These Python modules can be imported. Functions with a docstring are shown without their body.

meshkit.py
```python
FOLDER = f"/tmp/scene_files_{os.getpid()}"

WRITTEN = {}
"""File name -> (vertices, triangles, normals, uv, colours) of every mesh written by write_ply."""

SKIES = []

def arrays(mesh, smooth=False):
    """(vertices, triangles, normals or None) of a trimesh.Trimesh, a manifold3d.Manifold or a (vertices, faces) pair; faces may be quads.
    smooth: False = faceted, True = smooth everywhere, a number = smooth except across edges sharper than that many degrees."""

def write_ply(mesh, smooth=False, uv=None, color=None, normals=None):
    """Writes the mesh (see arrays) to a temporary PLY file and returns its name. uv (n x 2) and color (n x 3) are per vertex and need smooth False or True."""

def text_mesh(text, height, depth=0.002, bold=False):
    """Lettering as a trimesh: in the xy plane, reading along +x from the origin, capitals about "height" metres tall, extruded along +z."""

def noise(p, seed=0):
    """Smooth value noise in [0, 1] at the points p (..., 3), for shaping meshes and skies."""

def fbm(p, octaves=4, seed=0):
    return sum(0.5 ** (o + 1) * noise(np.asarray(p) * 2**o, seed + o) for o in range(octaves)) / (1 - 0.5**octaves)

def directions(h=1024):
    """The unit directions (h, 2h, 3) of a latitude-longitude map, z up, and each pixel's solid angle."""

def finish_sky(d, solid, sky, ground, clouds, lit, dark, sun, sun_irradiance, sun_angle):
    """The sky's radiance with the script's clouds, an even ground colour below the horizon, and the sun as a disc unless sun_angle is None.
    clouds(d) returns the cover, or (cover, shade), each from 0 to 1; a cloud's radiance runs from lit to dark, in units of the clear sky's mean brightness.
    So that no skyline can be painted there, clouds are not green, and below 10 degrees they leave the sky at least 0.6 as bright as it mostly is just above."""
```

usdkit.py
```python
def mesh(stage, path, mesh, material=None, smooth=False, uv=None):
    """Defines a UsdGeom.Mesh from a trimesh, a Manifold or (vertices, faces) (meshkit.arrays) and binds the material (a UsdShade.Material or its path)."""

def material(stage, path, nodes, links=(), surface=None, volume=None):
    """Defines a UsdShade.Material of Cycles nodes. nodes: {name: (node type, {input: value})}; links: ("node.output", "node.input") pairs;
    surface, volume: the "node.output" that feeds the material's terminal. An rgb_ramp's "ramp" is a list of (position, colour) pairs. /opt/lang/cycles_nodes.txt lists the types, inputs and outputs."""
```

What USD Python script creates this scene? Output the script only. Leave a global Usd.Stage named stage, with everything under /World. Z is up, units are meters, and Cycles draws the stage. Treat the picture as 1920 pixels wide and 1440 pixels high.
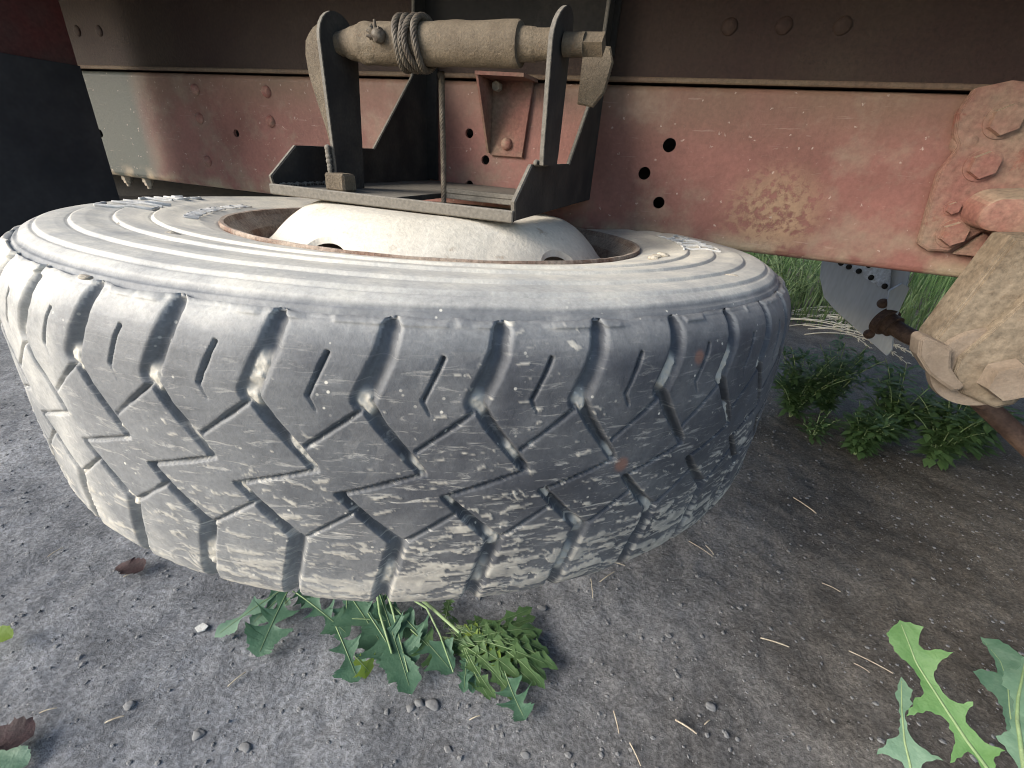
import math, random
import numpy as np
import trimesh
import manifold3d as mf
from shapely.geometry import Polygon, Point, box as sbox
from shapely import affinity
import usdkit, meshkit
from pxr import Usd, UsdGeom, UsdLux, UsdShade, Sdf, Gf, Vt

stage = Usd.Stage.CreateInMemory()
UsdGeom.SetStageUpAxis(stage, UsdGeom.Tokens.z)
UsdGeom.SetStageMetersPerUnit(stage, 1.0)
UsdGeom.Xform.Define(stage, '/World')
stage.SetDefaultPrim(stage.GetPrimAtPath('/World'))
UsdGeom.Scope.Define(stage, '/World/Looks')
PI = math.pi
_T = Sdf.ValueTypeNames

# ------------------------------------------------------------------ camera
# x runs along the chassis, y away from the photographer, z up; the hub of the spare wheel is the origin
F_PX, YAW, PITCH, ROLL = 844.68, .3241, .4701, .0753
CAM = np.array([.3810, -.7158, .2548])
fwd = np.array([-math.sin(YAW) * math.cos(PITCH), math.cos(YAW) * math.cos(PITCH), -math.sin(PITCH)])
_r = np.array([math.cos(YAW), math.sin(YAW), 0.0]); _u = np.cross(_r, fwd)
RIGHT = math.cos(ROLL) * _r + math.sin(ROLL) * _u
UP = -math.sin(ROLL) * _r + math.cos(ROLL) * _u
cam = UsdGeom.Camera.Define(stage, '/World/camera')
cam.CreateHorizontalApertureAttr(36.0); cam.CreateVerticalApertureAttr(27.0)
cam.CreateFocalLengthAttr(F_PX / 1920 * 36)
cam.CreateClippingRangeAttr(Gf.Vec2f(0.01, 500))
m = Gf.Matrix4d(*RIGHT, 0, *UP, 0, *(-fwd), 0, *CAM, 1)
cam.AddTransformOp().Set(m)
cam.CreateExposureAttr(2.12)

# ------------------------------------------------------------------ sky and sun (soft daylight from the left front)
SUN = np.array([-.68, -.58, .44]); SUN /= np.linalg.norm(SUN)
dome = UsdLux.DomeLight.Define(stage, '/World/sky')
dome.GetPrim().SetCustomDataByKey('kind', 'structure')
sky = usdkit.material(stage, '/World/Looks/sky_look', {
    's': ('sky_texture', {'sky_type': 'single_scattering', 'sun_disc': False, 'sun_elevation': math.asin(SUN[2]),
                          'sun_rotation': math.atan2(SUN[0], SUN[1]), 'aerosol_density': 1.6}),
    'b': ('background_shader', {'strength': 0.068})}, [('s.color', 'b.color')], surface='b.background')
UsdShade.MaterialBindingAPI.Apply(dome.GetPrim()).Bind(sky)
sun = UsdLux.DistantLight.Define(stage, '/World/sun')
sun.CreateNormalizeAttr(True); sun.CreateIntensityAttr(.40); sun.CreateAngleAttr(36.0); sun.CreateColorAttr(Gf.Vec3f(1, .96, .90))
z = SUN; x = np.cross([0, 0, 1], z); x /= np.linalg.norm(x); y = np.cross(z, x)
sun.AddTransformOp().Set(Gf.Matrix4d(*x, 0, *y, 0, *z, 0, 0, 0, 0, 1))

# ------------------------------------------------------------------ helpers
GZ = -0.60                                                   # ground level
def ray(px, py):
    return (px - 960) / F_PX * RIGHT - (py - 720) / F_PX * UP + fwd
def at(px, py, axis, val):
    """point of the plane axis = val (0 x, 1 y, 2 z) sighted at a pixel of the photograph; used once, to read real positions off it"""
    d = ray(px, py); return CAM + d * ((val - CAM[axis]) / d[axis])
def deep(px, py, d):
    return CAM + ray(px, py) * d

_names = {}
def path_of(name, parent='/World'):
    parent = str(parent.GetPath()) if hasattr(parent, 'GetPath') else parent
    k = (parent, name); n = _names.get(k, 0); _names[k] = n + 1
    return f'{parent}/{name}' if n == 0 else f'{parent}/{name}_{n:03d}'
def tag(p, label=None, cat=None, group=None, kind=None):
    p = p.GetPrim() if hasattr(p, 'GetPrim') else p
    for k, v in (('label', label), ('category', cat), ('group', group), ('kind', kind)):
        if v: p.SetCustomDataByKey(k, v)
    return p
def thing(name, label, cat, group=None):
    return tag(UsdGeom.Xform.Define(stage, path_of(name)), label, cat, group)
def obj(name, mesh, mat, parent='/World', smooth=30, label=None, **kw):
    m = usdkit.mesh(stage, path_of(name, parent), mesh, mat, smooth=smooth, **kw)
    if label: tag(m, label)
    return m.GetPrim()
def primvar(prim, name, arr):
    UsdGeom.PrimvarsAPI(prim).CreatePrimvar(name, _T.FloatArray, 'vertex').Set(Vt.FloatArray.FromNumpy(np.asarray(arr, np.float32)))
def cat(ms): return trimesh.util.concatenate([tri(m) for m in ms])
def tri(m):
    if hasattr(m, 'to_mesh'):
        q = m.to_mesh(); return trimesh.Trimesh(q.vert_properties[:, :3], q.tri_verts, process=False)
    return m
def man(t): return mf.Manifold(mf.Mesh(np.asarray(t.vertices, np.float32), np.asarray(t.faces, np.uint32)))
def box(x0, x1, y0, y1, z0, z1, c=0.0):
    """a box with its edges chamfered by c"""
    if c <= 0:
        return mf.Manifold.cube((x1 - x0, y1 - y0, z1 - z0)).translate((x0, y0, z0))
    p = []
    for a in (0, 1):
        for b in (0, 1):
            for d in (0, 1):
                X, Y, Z = (x1 if a else x0), (y1 if b else y0), (z1 if d else z0)
                sx, sy, sz = (-c if a else c), (-c if b else c), (-c if d else c)
                p += [(X, Y + sy, Z + sz), (X + sx, Y, Z + sz), (X + sx, Y + sy, Z)]
    return mf.Manifold.hull_points(np.array(p))
def plate(poly, axis, v0, v1, c=0.0015):
    """polygon extruded between v0 and v1 along axis; its coordinates are the other two axes in order; rims chamfered"""
    P = poly if isinstance(poly, Polygon) else Polygon(poly)
    t = v1 - v0; parts = []
    cs = lambda Q: mf.CrossSection([np.array(Q.exterior.coords)[:-1]] + [np.array(i.coords)[:-1] for i in Q.interiors], mf.FillRule.EvenOdd)
    base = mf.Manifold.extrude(cs(P), t - 2 * c).translate((0, 0, c))
    inn = P.buffer(-c, join_style=2)
    if c > 0 and not inn.is_empty and isinstance(inn, Polygon):
        base = base + mf.Manifold.extrude(cs(P.buffer(-c * .5, join_style=2)), t - c).translate((0, 0, c / 2)) + mf.Manifold.extrude(cs(inn), t)
    m = tri(base); v = m.vertices.copy()
    o = np.empty_like(v); idx = [k for k in range(3) if k != axis]
    o[:, idx[0]], o[:, idx[1]], o[:, axis] = v[:, 0], v[:, 1], v[:, 2] + v0
    f = m.faces if axis != 1 else m.faces[:, ::-1]
    return man(trimesh.Trimesh(o, f, process=False))
def cyl(p0, p1, r0, r1=None, n=28):
    p0, p1 = np.array(p0, float), np.array(p1, float); d = p1 - p0; L = np.linalg.norm(d)
    m = mf.Manifold.cylinder(L, r0, r0 if r1 is None else r1, n)
    T = trimesh.geometry.align_vectors([0, 0, 1], d / L); T[:3, 3] = p0
    return m.transform(T[:3])
def sph(p, r, n=20): return mf.Manifold.sphere(r, n).translate(tuple(p))
def tube(pts, r, n=8, cap=True):
    """round tube along a polyline, radius r or one per point"""
    P = np.array(pts, float); N = len(P); r = np.full(N, r) if np.ndim(r) == 0 else np.array(r)
    Tn = np.gradient(P, axis=0); Tn /= np.linalg.norm(Tn, axis=1, keepdims=True) + 1e-12
    a = np.array([0, 0, 1.]) if abs(Tn[0][2]) < .9 else np.array([1., 0, 0])
    u = np.cross(Tn[0], a); u /= np.linalg.norm(u); V = []
    for k in range(N):
        u = u - Tn[k] * (u @ Tn[k]); u /= np.linalg.norm(u); w = np.cross(Tn[k], u)
        ang = np.linspace(0, 2 * PI, n, endpoint=False)
        V.append(P[k] + r[k] * (np.cos(ang)[:, None] * u + np.sin(ang)[:, None] * w))
    V = np.concatenate(V); F = []
    for k in range(N - 1):
        for i in range(n):
            j = (i + 1) % n; a, b, c, d = k * n + i, k * n + j, (k + 1) * n + j, (k + 1) * n + i
            F += [(a, b, c), (a, c, d)]
    if cap:
        V = np.vstack([V, P[0], P[-1]]); e = len(V)
        for i in range(n):
            j = (i + 1) % n; F += [(e - 2, j, i), (e - 1, (N - 1) * n + i, (N - 1) * n + j)]
    return trimesh.Trimesh(V, np.array(F), process=False)
def revolve(prof, n=128, a0=0, a1=2 * PI):
    """closed profile (r, z) turned about z"""
    prof = np.array(prof, float); k = len(prof); ang = np.linspace(a0, a1, n, endpoint=False)
    V = np.stack([np.outer(np.cos(ang), prof[:, 0]), np.outer(np.sin(ang), prof[:, 0]), np.tile(prof[:, 1], (n, 1))], -1).reshape(-1, 3)
    F = []
    for i in range(n):
        j = (i + 1) % n
        for a in range(k):
            b = (a + 1) % k
            F += [(i * k + a, j * k + a, j * k + b), (i * k + a, j * k + b, i * k + b)]
    return trimesh.Trimesh(V, np.array(F), process=False)
def rough(m, amp, scale, seed=0, edge=None):
    """remesh finely and push the surface about, for rust, cast and caked-on dirt"""
    t = tri(m)
    if edge: t = tri(man(t).refine_to_length(edge))
    t = trimesh.Trimesh(t.vertices, t.faces, process=True); t.merge_vertices()
    n = meshkit.fbm(t.vertices * scale, 4, seed) - .5
    t.vertices = t.vertices + t.vertex_normals * (n * 2 * amp)[:, None]
    return t
def sstep(a, b, x): t = np.clip((x - a) / (b - a), 0, 1); return t * t * (3 - 2 * t)

# ------------------------------------------------------------------ materials
def graph(name, nodes, links, surface): return usdkit.material(stage, '/World/Looks/' + name, nodes, links, surface=surface)
def ramp(lo, hi): return {'ramp': [(0, (0, 0, 0)), (max(lo, .001), (0, 0, 0)), (min(hi, .999), (1, 1, 1)), (1, (1, 1, 1))]}
def dirty(name, base, dust, s1=8, lo=.4, hi=.65, s2=120, fine=.35, third=None, t_s=20, t_lo=.55, t_hi=.62, roughness=.75, bump=.0012,
          up=0.0, updust=None, stretch=(1, 1, 1), spec=.3, bevel=0.0, edge=None, metallic=0.0):
    """weathered paint or metal: base colour, a dust colour laid on in clouds, fine grain, an optional third colour in patches, dust lying on upward faces"""
    N = {'g': ('geometry', {}), 'mp': ('mapping', {'scale': stretch}),
         'n1': ('noise_texture', {'scale': s1, 'detail': 7, 'roughness': .62}), 'r1': ('rgb_ramp', ramp(lo, hi)),
         'n2': ('noise_texture', {'scale': s2, 'detail': 5, 'roughness': .7}), 'r2': ('rgb_ramp', {'ramp': [(0, (1 - fine,) * 3), (.3, (1 - fine,) * 3), (.7, (1 + fine * .6,) * 3), (1, (1 + fine * .6,) * 3)]}),
         'm1': ('mix_color', {'a': base, 'b': dust}), 'm2': ('mix_color', {'blend_type': 'multiply', 'fac': 1.0}),
         'bp': ('bump', {'strength': .9, 'distance': bump}), 'p': ('principled_bsdf', {'roughness': roughness, 'specular_ior_level': spec, 'metallic': metallic})}
    L = [('g.position', 'mp.vector'), ('mp.vector', 'n1.vector'), ('mp.vector', 'n2.vector'), ('n1.fac', 'r1.fac'), ('n2.fac', 'r2.fac'), ('r1.color', 'm1.fac')]
    out = 'm1.result'
    if third is not None:
        N.update({'n3': ('noise_texture', {'scale': t_s, 'detail': 8, 'roughness': .7}), 'r3': ('rgb_ramp', ramp(t_lo, t_hi)), 'm3': ('mix_color', {'b': third})})
        L += [('mp.vector', 'n3.vector'), ('n3.fac', 'r3.fac'), (out, 'm3.a'), ('r3.color', 'm3.fac')]; out = 'm3.result'
    if up > 0:
        N.update({'sx': ('separate_xyz', {}), 'mr': ('map_range', {'range_type': 'smoothstep', 'from_min': .25, 'from_max': .9, 'to_max': up}), 'mu': ('mix_color', {'b': updust or dust})})
        L += [('g.true_normal', 'sx.vector'), ('sx.z', 'mr.value'), (out, 'mu.a'), ('mr.result', 'mu.fac')]; out = 'mu.result'
    if edge is not None:            # bare, dusty cut rims of black plates; light on front faces also painted in
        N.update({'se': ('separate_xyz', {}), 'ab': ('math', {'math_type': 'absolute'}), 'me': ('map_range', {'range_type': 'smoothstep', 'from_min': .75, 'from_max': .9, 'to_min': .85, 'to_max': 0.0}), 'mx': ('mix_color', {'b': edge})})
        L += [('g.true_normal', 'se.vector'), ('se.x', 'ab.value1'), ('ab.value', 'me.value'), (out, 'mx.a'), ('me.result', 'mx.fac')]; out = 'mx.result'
    L += [(out, 'm2.a'), ('r2.color', 'm2.b'), ('m2.result', 'p.base_color'), ('n2.fac', 'bp.height'), ('bp.normal', 'p.normal')]
    if bevel > 0:
        N['bv'] = ('bevel', {'radius': bevel, 'samples': 4}); L.append(('bv.bevel', 'bp.normal'))
    return graph(name, N, L, 'p.BSDF')

RED, DUST, TAN = (.205, .092, .07), (.33, .235, .165), (.30, .25, .17)
M = {}
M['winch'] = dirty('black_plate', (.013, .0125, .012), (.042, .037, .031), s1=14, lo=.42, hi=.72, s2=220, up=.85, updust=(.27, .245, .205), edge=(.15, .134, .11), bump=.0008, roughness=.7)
M['drum'] = dirty('dusty_drum', (.095, .072, .047), (.145, .115, .078), s1=26, lo=.35, hi=.7, s2=330, fine=.3, third=(.13, .09, .055), t_s=60, t_lo=.6, t_hi=.68, bump=.002)
M['cable'] = dirty('steel_cable', (.055, .043, .032), (.12, .10, .075), s1=60, s2=400, bump=.0004, roughness=.6)
M['black'] = dirty('black_rubber', (.018, .018, .02), (.05, .048, .048), s1=5, lo=.4, hi=.8, s2=90, fine=.2, bump=.0006, roughness=.55)
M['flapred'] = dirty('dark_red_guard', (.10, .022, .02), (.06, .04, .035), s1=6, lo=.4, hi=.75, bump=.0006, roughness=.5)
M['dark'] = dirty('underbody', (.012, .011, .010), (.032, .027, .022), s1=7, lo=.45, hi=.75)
M['hanger'] = dirty('dusty_red_casting', RED, (.22, .16, .11), s1=9, lo=.36, hi=.62, s2=130, third=(.2, .085, .06), t_s=16, t_lo=.6, t_hi=.66, bump=.0008, up=.6, updust=TAN)
M['mudcast'] = dirty('caked_casting', (.19, .15, .105), (.135, .10, .066), s1=14, lo=.4, hi=.7, s2=90, fine=.45, third=(.12, .085, .055), t_s=34, t_lo=.56, t_hi=.72, bump=.0014)
M['boss'] = dirty('pale_boss', (.215, .168, .125), (.165, .125, .09), s1=12, s2=160, fine=.2, bump=.0015)
M['rust'] = dirty('rusty_rim', (.155, .085, .055), (.33, .26, .2), s1=22, lo=.38, hi=.62, s2=200, fine=.5, up=.55, updust=(.42, .36, .29), bump=.002)
M['rustrod'] = dirty('rusty_rod', (.06, .036, .027), (.11, .07, .05), s1=15, bump=.002)
M['rimdark'] = dirty('rim_well', (.09, .065, .05), (.22, .18, .14), s1=16, lo=.42, hi=.7, bump=.002)
M['disc'] = dirty('pale_wheel_disc', (.56, .52, .44), (.44, .40, .325), s1=7, lo=.4, hi=.75, s2=150, fine=.16, third=(.30, .235, .17), t_s=26, t_lo=.60, t_hi=.72, bump=.0012, roughness=.6)
M['bolt'] = dirty('dusty_bolt', (.25, .215, .165), (.33, .28, .21), s1=40, bump=.002)
M['rivet'] = dirty('painted_rivet', (.26, .10, .08), (.24, .17, .12), s1=20, bump=.001)
M['blueflap'] = dirty('blue_grey_flap', (.40, .44, .49), (.48, .51, .55), s1=5, lo=.35, hi=.75, s2=60, fine=.12, stretch=(2, 2, .35), bump=.0006, roughness=.6)
M['blueplate'] = dirty('pale_flap_plate', (.60, .65, .72), (.3, .33, .37), s1=8, third=(.08, .06, .05), t_s=40, t_lo=.66, t_hi=.7)
M['clay'] = dirty('dried_mud', (.42, .375, .30), (.32, .275, .21), s1=60, s2=300, bump=.002)
M['concrete'] = dirty('grey_concrete', (.30, .32, .32), (.22, .235, .23), s1=2, s2=40, bump=.004)
M['straw'] = dirty('dry_straw', (.42, .37, .28), (.28, .23, .17), s1=40, s2=300)
M['letter'] = dirty('dusty_moulded_letter', (.52, .505, .47), (.36, .35, .33), s1=40, s2=200, fine=.15, bump=.0005)
M['paper'] = dirty('pale_chip', (.55, .55, .52), (.42, .41, .38), s1=60, s2=300)
M['deadleaf'] = dirty('brown_leaf', (.026, .014, .014), (.045, .022, .022), s1=40, s2=200)
M['stem'] = dirty('pale_stem', (.15, .22, .10), (.21, .27, .14), s1=30, s2=200, fine=.15)
M['drygrass'] = dirty('bleached_grass', (.55, .52, .42), (.40, .37, .28), s1=30, s2=200, fine=.2)

def leafmat(name, a, b, tr=.3):
    return graph(name, {'g': ('geometry', {}), 'n': ('noise_texture', {'scale': 55, 'detail': 8, 'roughness': .7}), 'c': ('rgb_ramp', {'ramp': [(0, a), (.3, a), (.72, b), (1, b)]}),
        'n2': ('noise_texture', {'scale': 260, 'detail': 3}), 'bp': ('bump', {'strength': .6, 'distance': .0012}),
        'p': ('principled_bsdf', {'roughness': .55, 'specular_ior_level': .35}), 't': ('translucent_bsdf', {}), 'x': ('mix_closure', {'fac': tr})},
        [('g.position', 'n.vector'), ('g.position', 'n2.vector'), ('n.fac', 'c.fac'), ('c.color', 'p.base_color'), ('c.color', 't.color'), ('n2.fac', 'bp.height'), ('bp.normal', 'p.normal'),
         ('p.BSDF', 'x.closure1'), ('t.BSDF', 'x.closure2')], 'x.closure')
M['leaf_near'] = leafmat('fresh_leaf', (.075, .17, .05), (.115, .22, .075))
M['leaf_grey'] = leafmat('grey_green_leaf', (.10, .185, .12), (.15, .24, .16))
M['leaf_mid'] = leafmat('blue_green_leaf', (.048, .112, .066), (.085, .16, .098))
M['leaf_herb'] = leafmat('herb_leaf', (.055, .115, .04), (.11, .175, .065))
M['leaf_yellow'] = leafmat('yellow_green_leaf', (.14, .22, .035), (.2, .27, .05))
M['leaf_grass'] = leafmat('grass_blade', (.055, .095, .032), (.115, .16, .065))

# red frame paint with tan dust near the top flange, scuffs, a patch of flaking mud and a skylit left end painted in as grey
def frame_paint(name, low):
    N = {'g': ('geometry', {}), 's': ('separate_xyz', {}),
         'n1': ('noise_texture', {'scale': 5, 'detail': 7, 'roughness': .6}), 'r1': ('rgb_ramp', {'ramp': [(0, (.135, .060, .046)), (.36, (.16, .070, .053)), (.6, (.235, .102, .08)), (1, (.25, .135, .105))]}),
         'n2': ('noise_texture', {'scale': 160, 'detail': 5, 'roughness': .7}), 'r2': ('rgb_ramp', {'ramp': [(0, (.84,) * 3), (.35, (.88,) * 3), (.7, (1.09,) * 3), (1, (1.12,) * 3)]}),
         'mp': ('mapping', {'scale': (40, 40, 95), 'rotation': (0, .35, 0)}), 'n3': ('noise_texture', {'scale': 1.0, 'detail': 5, 'roughness': .7, 'distortion': 1.4}), 'r3': ('rgb_ramp', ramp(.66, .71)),
         'n3m': ('noise_texture', {'scale': 4, 'detail': 3}), 'n3x': ('map_range', {'range_type': 'smoothstep', 'from_min': -.25, 'from_max': -.75, 'to_min': .25, 'to_max': 1.0}), 'x3': ('math', {'math_type': 'multiply'}),
         'c1': ('mix_color', {'b': (.5, .40, .32)}),
         # dust film toward the upper seam
         'hz': ('map_range', {'range_type': 'smoothstep', 'from_min': .27 if low else .3, 'from_max': .40, 'to_max': .85}), 'nh': ('noise_texture', {'scale': 9, 'detail': 6}), 'xh': ('math', {'math_type': 'multiply'}), 'xh2': ('math', {'math_type': 'multiply', 'value2': 1.5, 'use_clamp': True}),
         'c2': ('mix_color', {'b': (.16, .105, .066)}),
         # clouds of dust
         'nd': ('noise_texture', {'scale': 11, 'detail': 8, 'roughness': .65}), 'rd': ('rgb_ramp', ramp(.5, .78)), 'c3': ('mix_color', {'b': (.235, .17, .12)}),
         # flaking mud patch low on the web
         'dv': ('vector_math', {'math_type': 'distance', 'vector2': (.53, .31, .185)}), 'dm': ('map_range', {'range_type': 'smoothstep', 'from_min': .11, 'from_max': .03}), 'np': ('noise_texture', {'scale': 75, 'detail': 6, 'roughness': .7}), 'rp': ('rgb_ramp', ramp(.42, .52)), 'xp': ('math', {'math_type': 'multiply'}),
         'c4': ('mix_color', {'b': (.27, .17, .105)}),
         # skylight on the left end, painted in as a grey tone
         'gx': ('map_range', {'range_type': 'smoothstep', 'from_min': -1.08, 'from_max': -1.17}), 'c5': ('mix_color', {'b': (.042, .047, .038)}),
         # dirt line along the lower bend
         'lz': ('map_range', {'range_type': 'smoothstep', 'from_min': .155, 'from_max': .118}), 'nl': ('noise_texture', {'scale': 14, 'detail': 6}), 'rl': ('rgb_ramp', ramp(.42, .6)), 'xl': ('math', {'math_type': 'multiply'}), 'c6': ('mix_color', {'b': (.29, .225, .15)}),
         'vd': ('noise_texture', {'scale': 200, 'detail': 3}), 'vs': ('vector_math', {'math_type': 'multiply_add', 'vector2': (.012, .012, .012)}), 'vc': ('voronoi_texture', {'scale': 95}), 'rvc': ('rgb_ramp', {'ramp': [(0, (.7, .7, .7)), (.12, (.6, .6, .6)), (.24, (0, 0, 0)), (1, (0, 0, 0))]}), 'scv': ('separate_color', {}), 'tv': ('math', {'math_type': 'greater_than', 'value2': .90}), 'xvc': ('math', {'math_type': 'multiply'}), 'c7': ('mix_color', {'b': (.46, .37, .31)}),
         'mps': ('mapping', {'scale': (18, 18, 260), 'rotation': (0, .5, 0)}), 'ns': ('noise_texture', {'scale': 1.0, 'detail': 3, 'distortion': .5}), 'rs': ('rgb_ramp', ramp(.69, .72)), 'fs': ('math', {'math_type': 'multiply', 'value2': .2}), 'c8': ('mix_color', {'b': (.42, .31, .26)}),
         'mm': ('mix_color', {'blend_type': 'multiply', 'fac': 1.0}), 'hs': ('math', {'math_type': 'add'}),
         'bp': ('bump', {'strength': .7, 'distance': .0009}), 'p': ('principled_bsdf', {'roughness': .62, 'specular_ior_level': .35})}
    L = [('g.position', 's.vector')] + [('g.position', k + '.vector') for k in ('n1', 'n2', 'n3m', 'nh', 'nd', 'np', 'nl')] + [('g.position', 'mp.vector'), ('mp.vector', 'n3.vector'), ('g.position', 'dv.vector1'),
        ('n1.fac', 'r1.fac'), ('n2.fac', 'r2.fac'), ('n3.fac', 'r3.fac'), ('s.x', 'n3x.value'), ('r3.color', 'x3.value1'), ('n3x.result', 'x3.value2'), ('r1.color', 'c1.a'), ('x3.value', 'c1.fac'),
        ('s.z', 'hz.value'), ('hz.result', 'xh.value1'), ('nh.fac', 'xh.value2'), ('xh.value', 'xh2.value1'), ('c1.result', 'c2.a'), ('xh2.value', 'c2.fac'),
        ('nd.fac', 'rd.fac'), ('c2.result', 'c3.a'), ('rd.color', 'c3.fac'), ('dv.value', 'dm.value'), ('np.fac', 'rp.fac'), ('dm.result', 'xp.value1'), ('rp.color', 'xp.value2'), ('c3.result', 'c4.a'), ('xp.value', 'c4.fac'),
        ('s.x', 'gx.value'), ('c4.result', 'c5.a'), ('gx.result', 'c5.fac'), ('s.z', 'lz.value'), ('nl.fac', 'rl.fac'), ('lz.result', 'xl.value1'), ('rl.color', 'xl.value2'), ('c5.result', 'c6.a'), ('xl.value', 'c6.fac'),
        ('g.position', 'vd.vector'), ('vd.color', 'vs.vector1'), ('g.position', 'vs.vector3'), ('vs.vector', 'vc.vector'), ('vc.distance', 'rvc.fac'), ('vc.color', 'scv.color'), ('scv.r', 'tv.value1'), ('rvc.color', 'xvc.value1'), ('tv.value', 'xvc.value2'), ('c6.result', 'c7.a'), ('xvc.value', 'c7.fac'),
        ('g.position', 'mps.vector'), ('mps.vector', 'ns.vector'), ('ns.fac', 'rs.fac'), ('rs.color', 'fs.value1'), ('c7.result', 'c8.a'), ('fs.value', 'c8.fac'), ('c8.result', 'mm.a'), ('r2.color', 'mm.b'), ('mm.result', 'p.base_color'), ('n2.fac', 'hs.value1'), ('xp.value', 'hs.value2'), ('hs.value', 'bp.height'), ('bp.normal', 'p.normal')]
    return graph(name, N, L, 'p.BSDF')
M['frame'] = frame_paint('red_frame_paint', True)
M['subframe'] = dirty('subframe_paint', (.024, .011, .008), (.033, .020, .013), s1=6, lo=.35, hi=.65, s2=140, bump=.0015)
M['flange'] = dirty('dusty_flange', (.12, .085, .054), (.10, .063, .042), s1=12, s2=160)

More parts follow.
